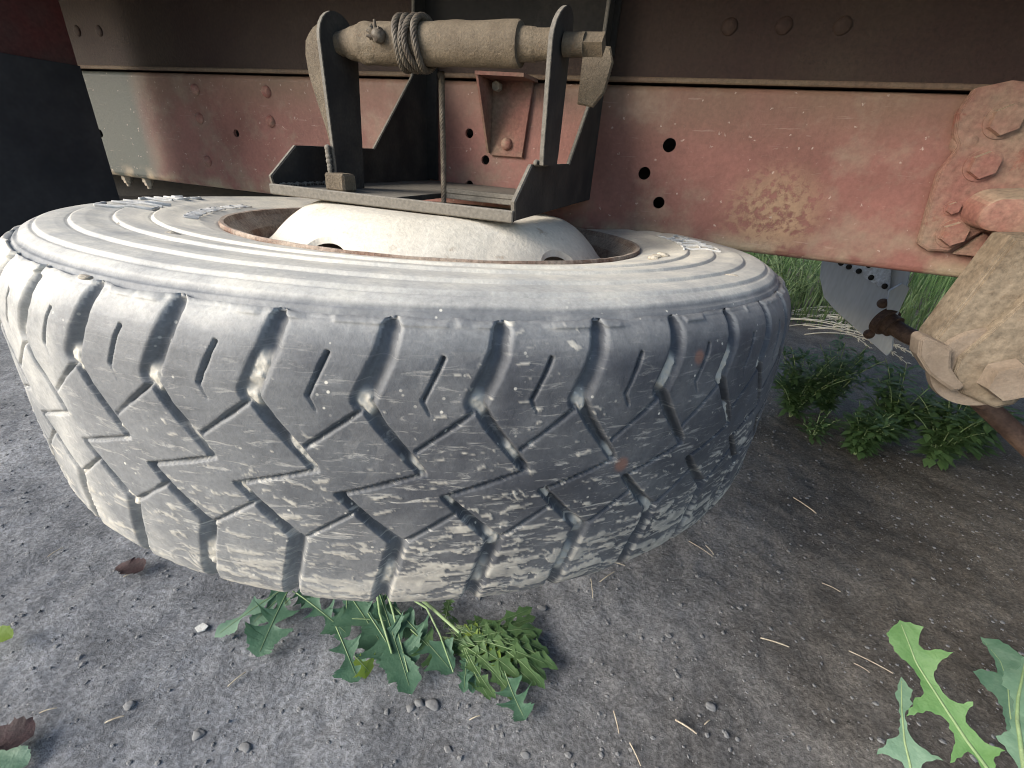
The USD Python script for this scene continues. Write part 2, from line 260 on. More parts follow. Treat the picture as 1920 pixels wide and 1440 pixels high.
# tyre rubber: dust, partly painted light from the left, and dried mud come as vertex data of the mesh
M['tyre'] = graph('tyre_rubber', {
    'uv': ('texture_coordinate', {}), 'g': ('geometry', {}), 'd': ('attribute', {'attribute': 'dust'}), 'm': ('attribute', {'attribute': 'mud'}), 'ru': ('attribute', {'attribute': 'stain'}), 'sk': ('attribute', {'attribute': 'streak'}), 's2': ('math', {'math_type': 'multiply'}),
    'n1': ('noise_texture', {'scale': 16, 'detail': 8, 'roughness': .65}), 'a1': ('map_range', {'from_min': .3, 'from_max': .7, 'to_min': -.12, 'to_max': .12}), 'ad': ('math', {'math_type': 'add', 'use_clamp': True}),
    'n2': ('noise_texture', {'scale': 260, 'detail': 5, 'roughness': .75}), 'a2': ('map_range', {'from_min': .3, 'from_max': .7, 'to_min': .82, 'to_max': 1.16}),
    'mp': ('mapping', {'scale': (30, 170, 1)}), 'n3': ('noise_texture', {'scale': 1.0, 'detail': 5, 'roughness': .72, 'distortion': .8}), 'r3': ('rgb_ramp', ramp(.56, .66)),
    'mp5': ('mapping', {'scale': (1, 1, 1)}), 'v': ('voronoi_texture', {'scale': 120, 'feature': 'f1'}), 'rv': ('rgb_ramp', {'ramp': [(0, (1, 1, 1)), (.10, (1, 1, 1)), (.17, (0, 0, 0)), (1, (0, 0, 0))]}), 'n4': ('noise_texture', {'scale': 35, 'detail': 3}), 'r4': ('rgb_ramp', ramp(.55, .66)), 'xv': ('math', {'math_type': 'multiply'}),
    'c0': ('rgb_ramp', {'ramp': [(0, (.016, .017, .02)), (.3, (.05, .053, .06)), (.6, (.155, .158, .158)), (.8, (.36, .35, .32)), (1, (.585, .545, .455))]}),
    'mm': ('mix_color', {'blend_type': 'multiply', 'fac': 1.0}), 'c1': ('mix_color', {'b': (.40, .385, .345)}), 's1': ('math', {'math_type': 'multiply', 'value2': .62}),
    'c2': ('mix_color', {'b': (.5, .475, .41)}), 'c3': ('mix_color', {'b': (.40, .375, .32)}), 'c4': ('mix_color', {'b': (.17, .085, .06)}),
    'hm': ('math', {'math_type': 'multiply_add', 'value2': .6}), 'bp': ('bump', {'strength': .7, 'distance': .0006}), 'p': ('principled_bsdf', {'roughness': .62, 'specular_ior_level': .35})},
    [('g.position', 'n1.vector'), ('g.position', 'n2.vector'), ('g.position', 'n4.vector'), ('g.position', 'v.vector'), ('uv.UV', 'mp.vector'), ('mp.vector', 'n3.vector'),
     ('n1.fac', 'a1.value'), ('d.fac', 'ad.value1'), ('a1.result', 'ad.value2'), ('ad.value', 'c0.fac'), ('n2.fac', 'a2.value'), ('c0.color', 'mm.a'), ('a2.result', 'mm.b'),
     ('n3.fac', 'r3.fac'), ('r3.color', 's1.value1'), ('mm.result', 'c1.a'), ('s1.value', 's2.value1'), ('sk.fac', 's2.value2'), ('s2.value', 'c1.fac'),
     ('v.distance', 'rv.fac'), ('n4.fac', 'r4.fac'), ('rv.color', 'xv.value1'), ('r4.color', 'xv.value2'), ('c1.result', 'c2.a'), ('xv.value', 'c2.fac'),
     ('c2.result', 'c3.a'), ('m.fac', 'c3.fac'), ('c3.result', 'c4.a'), ('ru.fac', 'c4.fac'), ('c4.result', 'p.base_color'),
     ('s2.value', 'hm.value1'), ('n2.fac', 'hm.value3'), ('hm.value', 'bp.height'), ('bp.normal', 'p.normal')], 'p.BSDF')
# ground: grey gritty asphalt dust on the left turning to brown earth on the right
M['ground'] = graph('gritty_ground', {
    'g': ('geometry', {}), 's': ('separate_xyz', {}), 'nx': ('noise_texture', {'scale': 2.2, 'detail': 5}), 'ax': ('math', {'math_type': 'multiply_add', 'value2': .9}), 'rx': ('map_range', {'range_type': 'smoothstep', 'from_min': .35, 'from_max': 1.6}),
    'n1': ('noise_texture', {'scale': 6, 'detail': 9, 'roughness': .72}), 'c1': ('rgb_ramp', {'ramp': [(0, (.10, .103, .11)), (.38, (.125, .129, .137)), (.62, (.215, .22, .23)), (1, (.27, .275, .285))]}),
    'c2': ('rgb_ramp', {'ramp': [(0, (.055, .047, .038)), (.38, (.075, .064, .052)), (.62, (.135, .118, .098)), (1, (.17, .15, .125))]}), 'mx': ('mix_color', {}),
    'n2': ('noise_texture', {'scale': 130, 'detail': 8, 'roughness': .78}), 'r2': ('rgb_ramp', {'ramp': [(0, (.45,) * 3), (.36, (.52,) * 3), (.5, (1,) * 3), (.62, (1.6,) * 3), (1, (1.9,) * 3)]}), 'mm': ('mix_color', {'blend_type': 'multiply', 'fac': 1.0}),
    'v': ('voronoi_texture', {'scale': 150}), 'rv': ('rgb_ramp', {'ramp': [(0, (1, 1, 1)), (.14, (1, 1, 1)), (.2, (0, 0, 0)), (1, (0, 0, 0))]}), 'sc': ('separate_color', {}), 'th': ('math', {'math_type': 'greater_than', 'value2': .86}), 'xv': ('math', {'math_type': 'multiply'}),
    'c3': ('mix_color', {'b': (.36, .35, .33)}), 'hb': ('math', {'math_type': 'multiply_add', 'value2': .5}), 'bp': ('bump', {'strength': 1.0, 'distance': .006}), 'p': ('principled_bsdf', {'roughness': .85, 'specular_ior_level': .25})},
    [('g.position', 's.vector')] + [('g.position', k + '.vector') for k in ('nx', 'n1', 'n2', 'v')] + [('nx.fac', 'ax.value1'), ('s.x', 'ax.value3'), ('ax.value', 'rx.value'), ('n1.fac', 'c1.fac'), ('n1.fac', 'c2.fac'), ('c1.color', 'mx.a'), ('c2.color', 'mx.b'), ('rx.result', 'mx.fac'),
     ('n2.fac', 'r2.fac'), ('mx.result', 'mm.a'), ('r2.color', 'mm.b'), ('v.distance', 'rv.fac'), ('v.color', 'sc.color'), ('sc.r', 'th.value1'), ('rv.color', 'xv.value1'), ('th.value', 'xv.value2'), ('mm.result', 'c3.a'), ('xv.value', 'c3.fac'), ('c3.result', 'p.base_color'),
     ('xv.value', 'hb.value1'), ('n2.fac', 'hb.value3'), ('hb.value', 'bp.height'), ('bp.normal', 'p.normal')], 'p.BSDF')
M['stone'] = graph('pebble', {'o': ('geometry', {}), 'c': ('rgb_ramp', {'ramp': [(0, (.13, .13, .13)), (.35, (.22, .22, .22)), (.7, (.32, .315, .305)), (.9, (.45, .44, .42)), (1, (.6, .59, .57))]}), 'n': ('noise_texture', {'scale': 160, 'detail': 4}), 'bp': ('bump', {'strength': .5, 'distance': .002}),
    'p': ('principled_bsdf', {'roughness': .8})}, [('o.random_per_island', 'c.fac'), ('o.position', 'n.vector'), ('c.color', 'p.base_color'), ('n.fac', 'bp.height'), ('bp.normal', 'p.normal')], 'p.BSDF')

# ------------------------------------------------------------------ ground
def axis_grid(lo, hi, step, far):
    a = list(np.arange(lo, hi, step)); s = step
    left, right = [lo], [a[-1]]
    while left[-1] > -far: s *= 1.22; left.append(left[-1] - s)
    s = step
    while right[-1] < far: s *= 1.22; right.append(right[-1] + s)
    return np.array(left[:0:-1] + a + right[1:])
def ground_z(x, y):
    p = np.stack([x, y, np.zeros_like(x)], -1)
    near = np.exp(-((x / 4) ** 2 + (y / 4) ** 2))
    return GZ + (meshkit.fbm(p * 2.1, 3, 3) - .5) * .035 * np.clip(near + .3, 0, 1) + (meshkit.fbm(p * 26, 3, 8) - .5) * .009 * near + np.abs(meshkit.fbm(p * 75, 2, 5) - .5) * .006 * near
gx, gy = axis_grid(-1.9, 1.7, .0075, 90), axis_grid(-.85, 1.3, .0075, 90)
X, Y = np.meshgrid(gx, gy); Z = ground_z(X, Y)
nx, ny = len(gx), len(gy); I = np.arange(nx * ny).reshape(ny, nx)
F = np.concatenate([np.stack([I[:-1, :-1], I[:-1, 1:], I[1:, 1:]], -1).reshape(-1, 3), np.stack([I[:-1, :-1], I[1:, 1:], I[1:, :-1]], -1).reshape(-1, 3)])
tag(obj('ground', (np.stack([X, Y, Z], -1).reshape(-1, 3), F), M['ground'], smooth=True), kind='structure')
def gz(x, y): return float(ground_z(np.array([x]), np.array([y]))[0])

# ------------------------------------------------------------------ truck chassis
truck = thing('truck', 'underside of a heavy truck with faded red frame rail and dark body floor', 'truck')
YF = .31                                                       # outer face of the near frame rail
def channel(y0, sgn, zb, zt, t=.008, w=.08, r=.014, x0=-3.6, x1=4.5):
    """C channel along x: web outer face at y0, flanges running to y0 + sgn * w"""
    pts = []
    for a in np.linspace(0, PI / 2, 5): pts.append((r - r * math.cos(a), r - r * math.sin(a)))
    o = [(0, r)] ; o = pts + [(w, 0), (w, t), (r, t)]
    h = zt - zb
    lower = pts; upper = [(p[0], h - p[1]) for p in pts][::-1]
    poly = [(t, h - r), (t, r), (r, t), (w, t), (w, 0)] + lower[::-1] + upper[::-1] + [(w, h), (w, h - t), (r, h - t)]
    P = Polygon([(y0 + sgn * a, zb + b) for a, b in poly]).buffer(0)
    return plate(P, 0, x0, x1, c=0)
rail = channel(YF, 1, .112, .388)
holes = [(443, 250), (188, 250), (880, 250), (910, 300), (880, 347), (855, 355), (1255, 272), (1208, 325), (1235, 380)]
for k, (a, b) in enumerate(holes):
    p = at(a, b, 1, YF); rr = (.0095, .011, .0095, .0095, .0098, .006, .0122, .0118, .0112)[k]
    rail -= cyl(p + [0, -.03, 0], p + [0, .03, 0], rr, n=24)
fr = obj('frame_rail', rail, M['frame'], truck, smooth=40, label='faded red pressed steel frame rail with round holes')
def dome_rivet(p, r, h, parent, mat, name='rivet', wobble=0):
    """round rivet head on a face looking towards -y"""
    s = mf.Manifold.sphere(1, 28).scale((r, h, r)).translate(tuple(p)); obj(name, rough(s, .0006, 120, int(p[0] * 999) % 97), mat, parent, smooth=True)
for a, b in [(367, 168), (500, 172), (375, 222), (508, 228), (390, 302), (803, 283)]:
    dome_rivet(at(a, b, 1, YF), .0135, .011, fr, M['rivet'])
for a, b in [(240, 340), (278, 342)]:                          # two bolts hanging from the lower flange
    p = at(a, b, 1, YF + .03); q = np.array([p[0], p[1], .112])
    bm = cyl(q + [0, 0, .001], q - [0, 0, .012], .014, n=6) + cyl(q - [0, 0, .011], q - [0, 0, .022], .012, .010, n=6) + cyl(q - [0, 0, .021], q - [0, 0, .031], .006)
    obj('hanging_bolt', bm, M['bolt'], fr)
sub = channel(YF - .002, 1, .391, .60, r=.006)
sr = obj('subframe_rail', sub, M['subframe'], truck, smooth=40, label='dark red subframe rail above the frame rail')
obj('flange_lip', box(-3.6, 4.5, YF - .007, YF + .002, .3905, .399, .002), M['flange'], sr)
for a, b in [(1368, 50), (1470, 48), (1580, 48), (145, 58), (186, 58)]:
    dome_rivet(at(a, b, 1, YF - .002), .013, .006, sr, M['subframe'])
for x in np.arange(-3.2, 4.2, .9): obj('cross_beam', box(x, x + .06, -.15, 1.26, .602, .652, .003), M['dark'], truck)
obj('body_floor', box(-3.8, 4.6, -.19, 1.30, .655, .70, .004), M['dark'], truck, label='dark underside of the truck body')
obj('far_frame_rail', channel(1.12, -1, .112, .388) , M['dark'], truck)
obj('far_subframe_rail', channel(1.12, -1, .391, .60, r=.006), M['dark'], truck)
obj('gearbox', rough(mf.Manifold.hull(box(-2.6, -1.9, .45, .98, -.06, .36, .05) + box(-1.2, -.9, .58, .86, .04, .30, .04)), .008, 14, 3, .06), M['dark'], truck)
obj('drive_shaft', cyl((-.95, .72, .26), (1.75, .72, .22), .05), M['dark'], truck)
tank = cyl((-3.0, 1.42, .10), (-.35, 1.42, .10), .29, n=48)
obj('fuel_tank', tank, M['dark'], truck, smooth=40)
def simple_wheel(cx, y0, y1, R=.53):
    """truck wheel standing upright, seen only as a dark mass or not at all"""
    w = y1 - y0
    prof = [(.29, .02), (.34, .0), (R - .05, .006), (R - .006, .03), (R, .06), (R, w - .06), (R - .006, w - .03), (R - .05, w - .006), (.34, w), (.29, w - .02)]
    T = np.eye(4); T[:3, :3] = [[1, 0, 0], [0, 0, -1], [0, 1, 0]]; T[:3, 3] = (cx, y1, GZ + R - .005)
    ty = revolve(prof, 96); blocks = man(ty)
    for k in range(40):
        a = 2 * PI * k / 40; c = mf.Manifold.cube((.03, .022, w * .42), True).translate((R, 0, w * .22)).rotate((0, 0, math.degrees(a)))
        c2 = mf.Manifold.cube((.03, .022, w * .42), True).translate((R, 0, w * .78)).rotate((0, 0, math.degrees(a + PI / 40)))
        blocks = blocks - c - c2
    tb = obj('road_tyre', tri(blocks).apply_transform(T), M['black'], truck, smooth=30)
    rim = revolve([(.292, .03), (.30, .01), (.285, .01), (.25, .09), (.12, .10), (.09, .04), (.02, .04), (.02, .13), (.24, .13), (.28, w - .02), (.292, w - .03)], 64)
    obj('wheel_rim', rim.apply_transform(T), M['rimdark'], tb)
simple_wheel(2.25, 1.30, 1.62); simple_wheel(2.35, -.42, -.12); simple_wheel(2.35, -.05, .25)
obj('rear_axle', cyl((2.28, .2, -.08), (2.28, 1.4, -.08), .075), M['dark'], truck)

# mud guard and rubber flap at the left, across the chassis
xg = -1.2
guard_pts = lambda z0, z1: [( -.42, z0), (.222, z0), (.222, z1), (-.42, z1)]
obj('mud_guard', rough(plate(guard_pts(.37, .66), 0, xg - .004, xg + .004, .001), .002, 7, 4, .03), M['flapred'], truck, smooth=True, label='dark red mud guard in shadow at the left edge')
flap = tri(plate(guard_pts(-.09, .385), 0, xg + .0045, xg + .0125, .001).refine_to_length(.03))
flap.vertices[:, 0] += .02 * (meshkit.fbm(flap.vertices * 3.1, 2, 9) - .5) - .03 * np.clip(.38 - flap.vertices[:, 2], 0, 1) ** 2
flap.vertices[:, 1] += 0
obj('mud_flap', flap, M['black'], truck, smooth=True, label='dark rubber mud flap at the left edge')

# pressed bracket riveted on the rail behind the winch
hb = [at(a, b, 1, .302)[[0, 2]] for a, b in ((918, 165), (992, 165), (979, 294), (919, 291))]
xl, xr, zt_, zb_ = hb[3][0], hb[2][0], .392, hb[3][1]
br = plate(Polygon([(xl, zt_), (xr + .014, zt_), (xr, zb_), (xl, zb_)]), 1, .301, .3095, .001)
wing = [(.3095, zb_ + .004), (.296, zb_ + .004), (.235, zt_ - .02), (.225, zt_), (.3095, zt_)]
br = br + plate(wing, 0, xl - .006, xl, .001) + mf.Manifold.hull_points(np.array([(xl - .006, .225, zt_ - .006), (xl - .006, .225, zt_), (xr + .014, .24, zt_ - .006), (xr + .014, .24, zt_), (xl - .006, .309, zt_ - .006), (xl - .006, .309, zt_), (xr + .02, .309, zt_ - .006), (xr + .02, .309, zt_)]))
cb = obj('cable_bracket', br, M['hanger'], truck, label='small tapered red bracket behind the winch drum')
dome_rivet(at(950, 270, 1, .301), .0125, .010, cb, M['rivet'])
p = at(935, 163, 1, .29); obj('bolt', cyl(p, p + [0, -.016, 0], .009, n=6), M['bolt'], cb)

# spring hanger casting at the right: flange plate with bolts, then the caked lug hanging below
hp = [(1830, 165), (1795, 215), (1790, 250), (1797, 275), (1787, 291), (1760, 325), (1742, 385), (1727, 440), (1722, 458), (1740, 470), (1780, 472), (1805, 455), (1845, 434), (1925, 449), (1990, 455), (1990, 160), (1900, 150)]
H = Polygon([tuple(at(a, b, 1, .295)[[0, 2]]) for a, b in hp]).buffer(.006).buffer(-.012).buffer(.006)
hg = obj('spring_hanger', rough(plate(H, 1, .294, .309, .003), .0003, 45, 5, .008), M['hanger'], truck, smooth=35, label='dusty red spring hanger casting bolted to the frame rail')
hump = [at(a, b, 1, .26) for a, b in ((1860, 372), (1990, 340), (1990, 445), (1850, 425))]
hm = mf.Manifold.batch_hull([cyl((hump[0][0] + .012, .295, .228), (hump[0][0] + .012, .24, .222), .030, .024, 32), cyl((1.1, .295, .245), (1.1, .19, .238), .045, .035, 32)]) if hasattr(mf.Manifold, 'batch_hull') else None
obj('hanger_arm', rough(hm, .0004, 30, 6, .009), M['hanger'], hg, smooth=35)
for k, (a, b, r, hh, n) in enumerate([(1882, 226, .024, .012, 6), (1841, 310, .0225, .012, 6), (1785, 438, .0215, .012, 6), (1785, 390, .011, .008, 6)]):
    p = at(a, b, 1, .2945); w = cyl(p, p + [0, -.0025, 0], r * 1.06, n=32) + cyl(p, p + [0, -hh, 0], r * .92, r * .86, n=n)
    obj('bolt', rough(w, .0001, 90, k, .006), M['hanger'], hg, smooth=25)
dome_rivet(at(1811, 267, 1, YF), .021, .018, hg, M['hanger'])
g3 = [at(a, b, 1, .30) for a, b in ((1788, 476), (1845, 438), (1858, 445), (1832, 481))]
obj('web', plate([(p[0], p[2]) for p in g3], 1, .297, .308, .001), M['hanger'], hg)
# the lug
lugp = [(1892, 440), (1745, 628), (1733, 660), (1742, 695), (1782, 726), (1864, 761), (1895, 754), (1935, 720), (1990, 700), (2010, 440)]
L_ = Polygon([tuple(at(a, b, 1, .205)[[0, 2]]) for a, b in lugp]).buffer(.004).buffer(-.008).buffer(.004)
lug = obj('torque_lug', rough(plate(L_, 1, .19, .255, .007), .0006, 60, 11, .005), M['mudcast'], truck, smooth=60, label='mud caked brown lug with a big bolt hanging below the frame rail')
c0 = at(1836, 688, 1, .19)
bs = cyl((c0[0], .192, c0[2]), (c0[0], .180, c0[2]), .068, .066, n=64)
obj('round_boss', rough(bs, .001, 40, 2, .007), M['boss'], lug, smooth=35)
lower = Polygon([tuple(at(a, b, 1, .178)[[0, 2]]) for a, b in [(1790, 700), (1800, 672), (1850, 628), (1925, 560), (1990, 520), (1990, 690), (1920, 728), (1895, 752), (1864, 759), (1805, 734)]]).buffer(.003)
obj('bolt_plate', rough(plate(lower, 1, .172, .190, .003), .0016, 70, 12, .005), M['mudcast'], lug, smooth=50)
fl0 = [at(a, b, 1, .165) for a, b in ((1728, 632), (1778, 655), (1776, 690), (1790, 712), (1806, 728), (1786, 728), (1744, 697), (1724, 665))]
obj('stop_flange', rough(plate(Polygon([(p[0], p[2]) for p in fl0]).buffer(-.004).buffer(.0075), 1, .160, .20, .004), .0009, 60, 3, .005), M['boss'], lug, smooth=40)
bc = at(1885, 709, 1, .168); bolt = cyl(bc + [0, .008, 0], bc + [0, -.024, 0], .0335, .030, n=6)
obj('bolt', rough(bolt, .0009, 70, 21, .005), M['boss'], lug, smooth=40)
obj('track_rod', tube([at(1828, 742, 1, .45), at(1930, 838, 1, .42), at(2050, 960, 1, .40)], .020, 20), M['rustrod'], truck)

# far side mud flap with riveted plate, and the brake shaft in front of it
FN = np.array([-.66, -.75, 0.0])
def flap_pt(a, b, off=0.0):
    """point of the far flap's own upright plane, which stands askew to the chassis; returned as (distance along it, height)"""
    d = ray(a, b); o = np.array([1.03, 1.30, 0]) + FN * off; p = CAM + d * (((o - CAM) @ FN) / (d @ FN)); return np.array([(p - o) @ np.array([.75, -.66, 0]), p[2]])
def flap_place(t, off):
    """from the flap's plane to the world, curved about an upright axis"""
    v = t.vertices.copy(); u = v[:, 0]; bulge = -.55 * (u - .02) ** 2 + (v[:, 1] - off); o = np.array([1.03, 1.30, 0])
    t.vertices = o + u[:, None] * np.array([.75, -.66, 0]) + bulge[:, None] * np.array([.66, .75, 0]) * 1.0 + v[:, 2:3] * np.array([0, 0, 1.0]) - off * 0
    return t
fo = [flap_pt(*p) for p in [(1552, 470), (1545, 500), (1543, 520), (1549, 556), (1566, 578), (1585, 596), (1632, 636), (1667, 664), (1676, 655), (1680, 600), (1700, 545), (1712, 480), (1714, 440), (1600, 440)]]
fm = tri(plate(Polygon(fo).buffer(.006).buffer(-.003), 1, -.004, .004, .001).refine_to_length(.02))
ff = obj('far_mud_flap', flap_place(fm, 0), M['blueflap'], truck, smooth=True, label='blue grey curved rubber mud flap on the far side')
pm = tri(plate(Polygon([flap_pt(*p) for p in [(1567, 478), (1560, 484), (1668, 545), (1674, 540), (1676, 506), (1690, 470), (1600, 452)]]), 1, -.016, -.010, .001).refine_to_length(.02))
fp = obj('fixing_plate', flap_place(pm, 0), M['blueplate'], ff, smooth=True)
for a, b in [(1583, 493), (1597, 500), (1615, 508), (1638, 520), (1664, 536), (1634, 497)]:
    u, z_ = flap_pt(a, b); bt = tri(mf.Manifold.sphere(1, 16).scale((.010, .006, .010)).translate((u, -.017, z_))); obj('rivet', flap_place(bt, 0), M['dark'], fp, smooth=True)
sh = [at(1655, 600, 1, 1.12), at(1700, 628, 1, 1.05), at(1760, 655, 1, .95), at(1900, 730, 1, .85)]
bsft = obj('brake_shaft', tube(sh, .026, 18), M['rustrod'], truck, label='rusty brake shaft with a round collar')
d = sh[1] - sh[0]; d /= np.linalg.norm(d)
obj('collar', cyl(sh[0] - d * .005, sh[0] + d * .02, .046, n=40) + cyl(sh[0] + d * .019, sh[0] + d * .045, .036, n=40), M['rustrod'], bsft)
for s_ in (-1, 1): obj('lug', sph(sh[0] + np.array([-.02, 0, s_ * .055]), .017), M['rustrod'], bsft)
obj('slack_lever', plate([tuple(at(a, b, 1, 1.1)[[0, 2]]) for a, b in ((1668, 545), (1692, 532), (1706, 540), (1690, 575), (1680, 600), (1662, 590))], 1, 1.10, 1.112, .001), M['blueflap'], bsft)

# ------------------------------------------------------------------ spare wheel winch
winch = thing('spare_wheel_winch', 'black steel spare wheel winch with dusty drum and wound cable on the frame rail', 'winch')
sidep = [(-.150, .180), (-.155, .203), (-.099, .245), (.10, .247), (.245, .384), (.262, .55), (.3095, .55), (.3095, .180)]
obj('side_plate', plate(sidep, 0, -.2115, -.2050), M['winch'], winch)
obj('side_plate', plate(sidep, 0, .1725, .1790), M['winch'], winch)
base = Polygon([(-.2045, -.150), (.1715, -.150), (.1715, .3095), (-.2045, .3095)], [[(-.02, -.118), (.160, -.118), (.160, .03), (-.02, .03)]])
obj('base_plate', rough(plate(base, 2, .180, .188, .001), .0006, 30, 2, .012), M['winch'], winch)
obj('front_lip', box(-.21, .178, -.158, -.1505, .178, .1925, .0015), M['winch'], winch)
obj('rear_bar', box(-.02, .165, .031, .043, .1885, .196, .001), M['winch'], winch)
obj('back_plate', plate([(-.236, .19), (-.18, .19), (-.18, .41), (-.05, .43), (.19, .43), (.19, .62), (-.236, .62)], 1, .298, .3065), M['dark'], winch)
obj('stop_block', rough(box(-.133, -.098, -.128, -.098, .1885, .213, .003), .0012, 60, 5, .006), M['drum'], winch, smooth=35)
def bead(p0, p1, r, n):
    p0, p1 = np.array(p0), np.array(p1); return rough(mf.Manifold.batch_boolean([sph(p0 + (p1 - p0) * k / (n - 1), r * (1 + .25 * math.sin(k * 2.3)), 12) for k in range(n)], mf.OpType.Add), .0006, 150, n)
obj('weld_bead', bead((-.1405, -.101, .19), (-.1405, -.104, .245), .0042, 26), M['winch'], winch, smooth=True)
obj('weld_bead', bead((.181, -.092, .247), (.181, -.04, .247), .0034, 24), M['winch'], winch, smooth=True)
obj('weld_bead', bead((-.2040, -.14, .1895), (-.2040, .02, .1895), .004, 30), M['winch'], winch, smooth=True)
def arm(x, lean):
    yc, zc = -.066, .378
    s = [(-.098, .1885), (-.106, .375)] + [(yc + .040 * math.cos(a), zc + .036 * math.sin(a)) for a in np.linspace(PI, 0, 14)] + [(-.026, .375), (-.034, .1885)]
    t = tri(plate(s, 0, x, x + .006, .0008).refine_to_length(.012)); k = np.clip(t.vertices[:, 2] - .37, 0, 1)
    t.vertices[:, 0] += lean * k * k * 40 * .1; return t
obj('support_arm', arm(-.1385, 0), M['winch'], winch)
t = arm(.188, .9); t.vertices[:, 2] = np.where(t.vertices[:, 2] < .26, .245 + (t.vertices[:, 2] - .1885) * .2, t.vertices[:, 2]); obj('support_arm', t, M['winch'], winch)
ck = [(-.169, .386), (-.176, .378), (-.179, .362), (-.177, .338), (-.166, .30), (-.156, .27), (-.149, .235), (-.139, .235), (-.139, .396), (-.152, .397), (-.161, .393)]
obj('ratchet_plate', plate(ck, 1, -.086, -.076, .0015), M['drum'], winch, label='dusty grey ratchet plate beside the left arm')
pk = [(.1995, .325), (.222, .322), (.236, .34), (.242, .375), (.236, .392), (.1995, .395)]
obj('ratchet_plate', plate(pk, 1, .02, .03, .0015), M['drum'], winch)
AY, AZ = -.066, .3775
sl = [(-.094, .0200), (-.090, .0240), (-.05, .0242), (.03, .0246), (.133, .0246), (.136, .0238)]
prof = [(0.0001, -.160), (.0135, -.160), (.0145, -.128), (.017, -.118), (.0215, -.096), (.0245, -.090), (.0248, .138), (.0238, .141), (.0185, .1415), (.018, .160), (.0170, .1615), (.0165, .186), (.0001, .186)]
dm = revolve(prof, 72); T = np.array([[0, 0, 1, 0], [1, 0, 0, AY], [0, 1, 0, AZ], [0, 0, 0, 1.]])
dm.apply_transform(T); dm = rough(man(dm), .0013, 55, 7, .005)
k = (dm.vertices[:, 0] < -.07); dm.vertices[k, 2] += (meshkit.fbm(dm.vertices[k] * 90, 3, 4) - .5) * .006
drum = obj('drum', dm, M['drum'], winch, smooth=50, label='dusty tan winch drum')
st = cyl((.197, AY, AZ), (.222, AY, AZ), .0125, n=24) + cyl((.221, AY, AZ), (.245, AY, AZ), .0125, n=4).rotate((0, 0, 0))
obj('square_end', rough(st, .0008, 80, 3, .006), M['drum'], drum, smooth=35)
# cable: wound turns, then the drop to the wheel; six twisted strands
def rope(path, R, pitch=.032, n=6):
    P = np.array(path, float); s = np.r_[0, np.cumsum(np.linalg.norm(np.diff(P, axis=0), axis=1))]
    m = max(int(s[-1] / .0022), 8); ss = np.linspace(0, s[-1], m); Q = np.stack([np.interp(ss, s, P[:, k]) for k in range(3)], 1)
    Tn = np.gradient(Q, axis=0); Tn /= np.linalg.norm(Tn, axis=1, keepdims=True); u = np.cross(Tn[0], [1, .1, .2]); out = []
    U = []
    for k in range(m):
        u = u - Tn[k] * (u @ Tn[k]); u /= np.linalg.norm(u); U.append(u.copy())
    U = np.array(U); W = np.cross(Tn, U)
    for j in range(n):
        a = 2 * PI * j / n + ss / pitch * 2 * PI
        out.append(tube(Q + R * .62 * (np.cos(a)[:, None] * U + np.sin(a)[:, None] * W), R * .42, 6))
    return cat(out)
turns = 4; th = np.linspace(-.3, 2 * PI * turns, 260); rr = .0245 + .0045
coil = np.stack([-.030 + .040 * th / th[-1] + .0024 * np.sin(th * 2.3) + .0016 * np.sin(th * .7), AY + rr * np.cos(th), AZ + rr * np.sin(th)], 1)
tail = np.array([[-.016, AY + rr, AZ], [-.004, -.036, .35], [.008, -.033, .30], [.004, -.02, .22], [.000, -.008, .12]])
wc = obj('winch_cable', rope(coil, .0045), M['cable'], winch, smooth=True, label='twisted steel cable wound on the drum')
obj('hanging_cable', rope(np.vstack([[[.013, -.036, .352]], [[.0115, -.031, .30]], [[.007, -.019, .24]], [[.002, -.008, .12]]]), .0044), M['cable'], wc, smooth=True)
rnd = random.Random(4); kn = []
k0 = np.array([-.054, AY - .024, AZ + .004])
for j in range(16):
    a = np.array([rnd.uniform(-1, 1), -abs(rnd.uniform(.1, .9)), rnd.uniform(-.4, 1)]); kn.append(tube([k0, k0 + a * .006, k0 + a * .011 + [rnd.uniform(-.006, .002), 0, rnd.uniform(-.002, .006)]], [.0034, .0030, .0016], 6))
kn.append(rough(sph(k0 + [.006, -.004, 0], .009), .003, 180, 2, .003))
obj('cable_end', cat(kn), M['cable'], wc, smooth=True, label='frayed dark cable end')

# ------------------------------------------------------------------ spare wheel
wheel = thing('spare_wheel', 'large dusty truck tyre on a pale rim hanging flat under the winch', 'spare wheel')
TX, TY = .0058, -.0486
nrm = np.array([-TX, -TY, 1.]); nrm /= np.linalg.norm(nrm); ex = np.array([1, 0, 0.]) - nrm * nrm[0]; ex /= np.linalg.norm(ex); ey = np.cross(nrm, ex)
TILT = np.eye(4); TILT[:3, :3] = np.stack([ex, ey, nrm], 1); TILT[:3, 3] = (.0018, -.0114, 0)
R0, DEG, NP = .535, PI / 180, 360 / 44
MM = R0 * DEG * 1000                                           # mm per degree on the tread
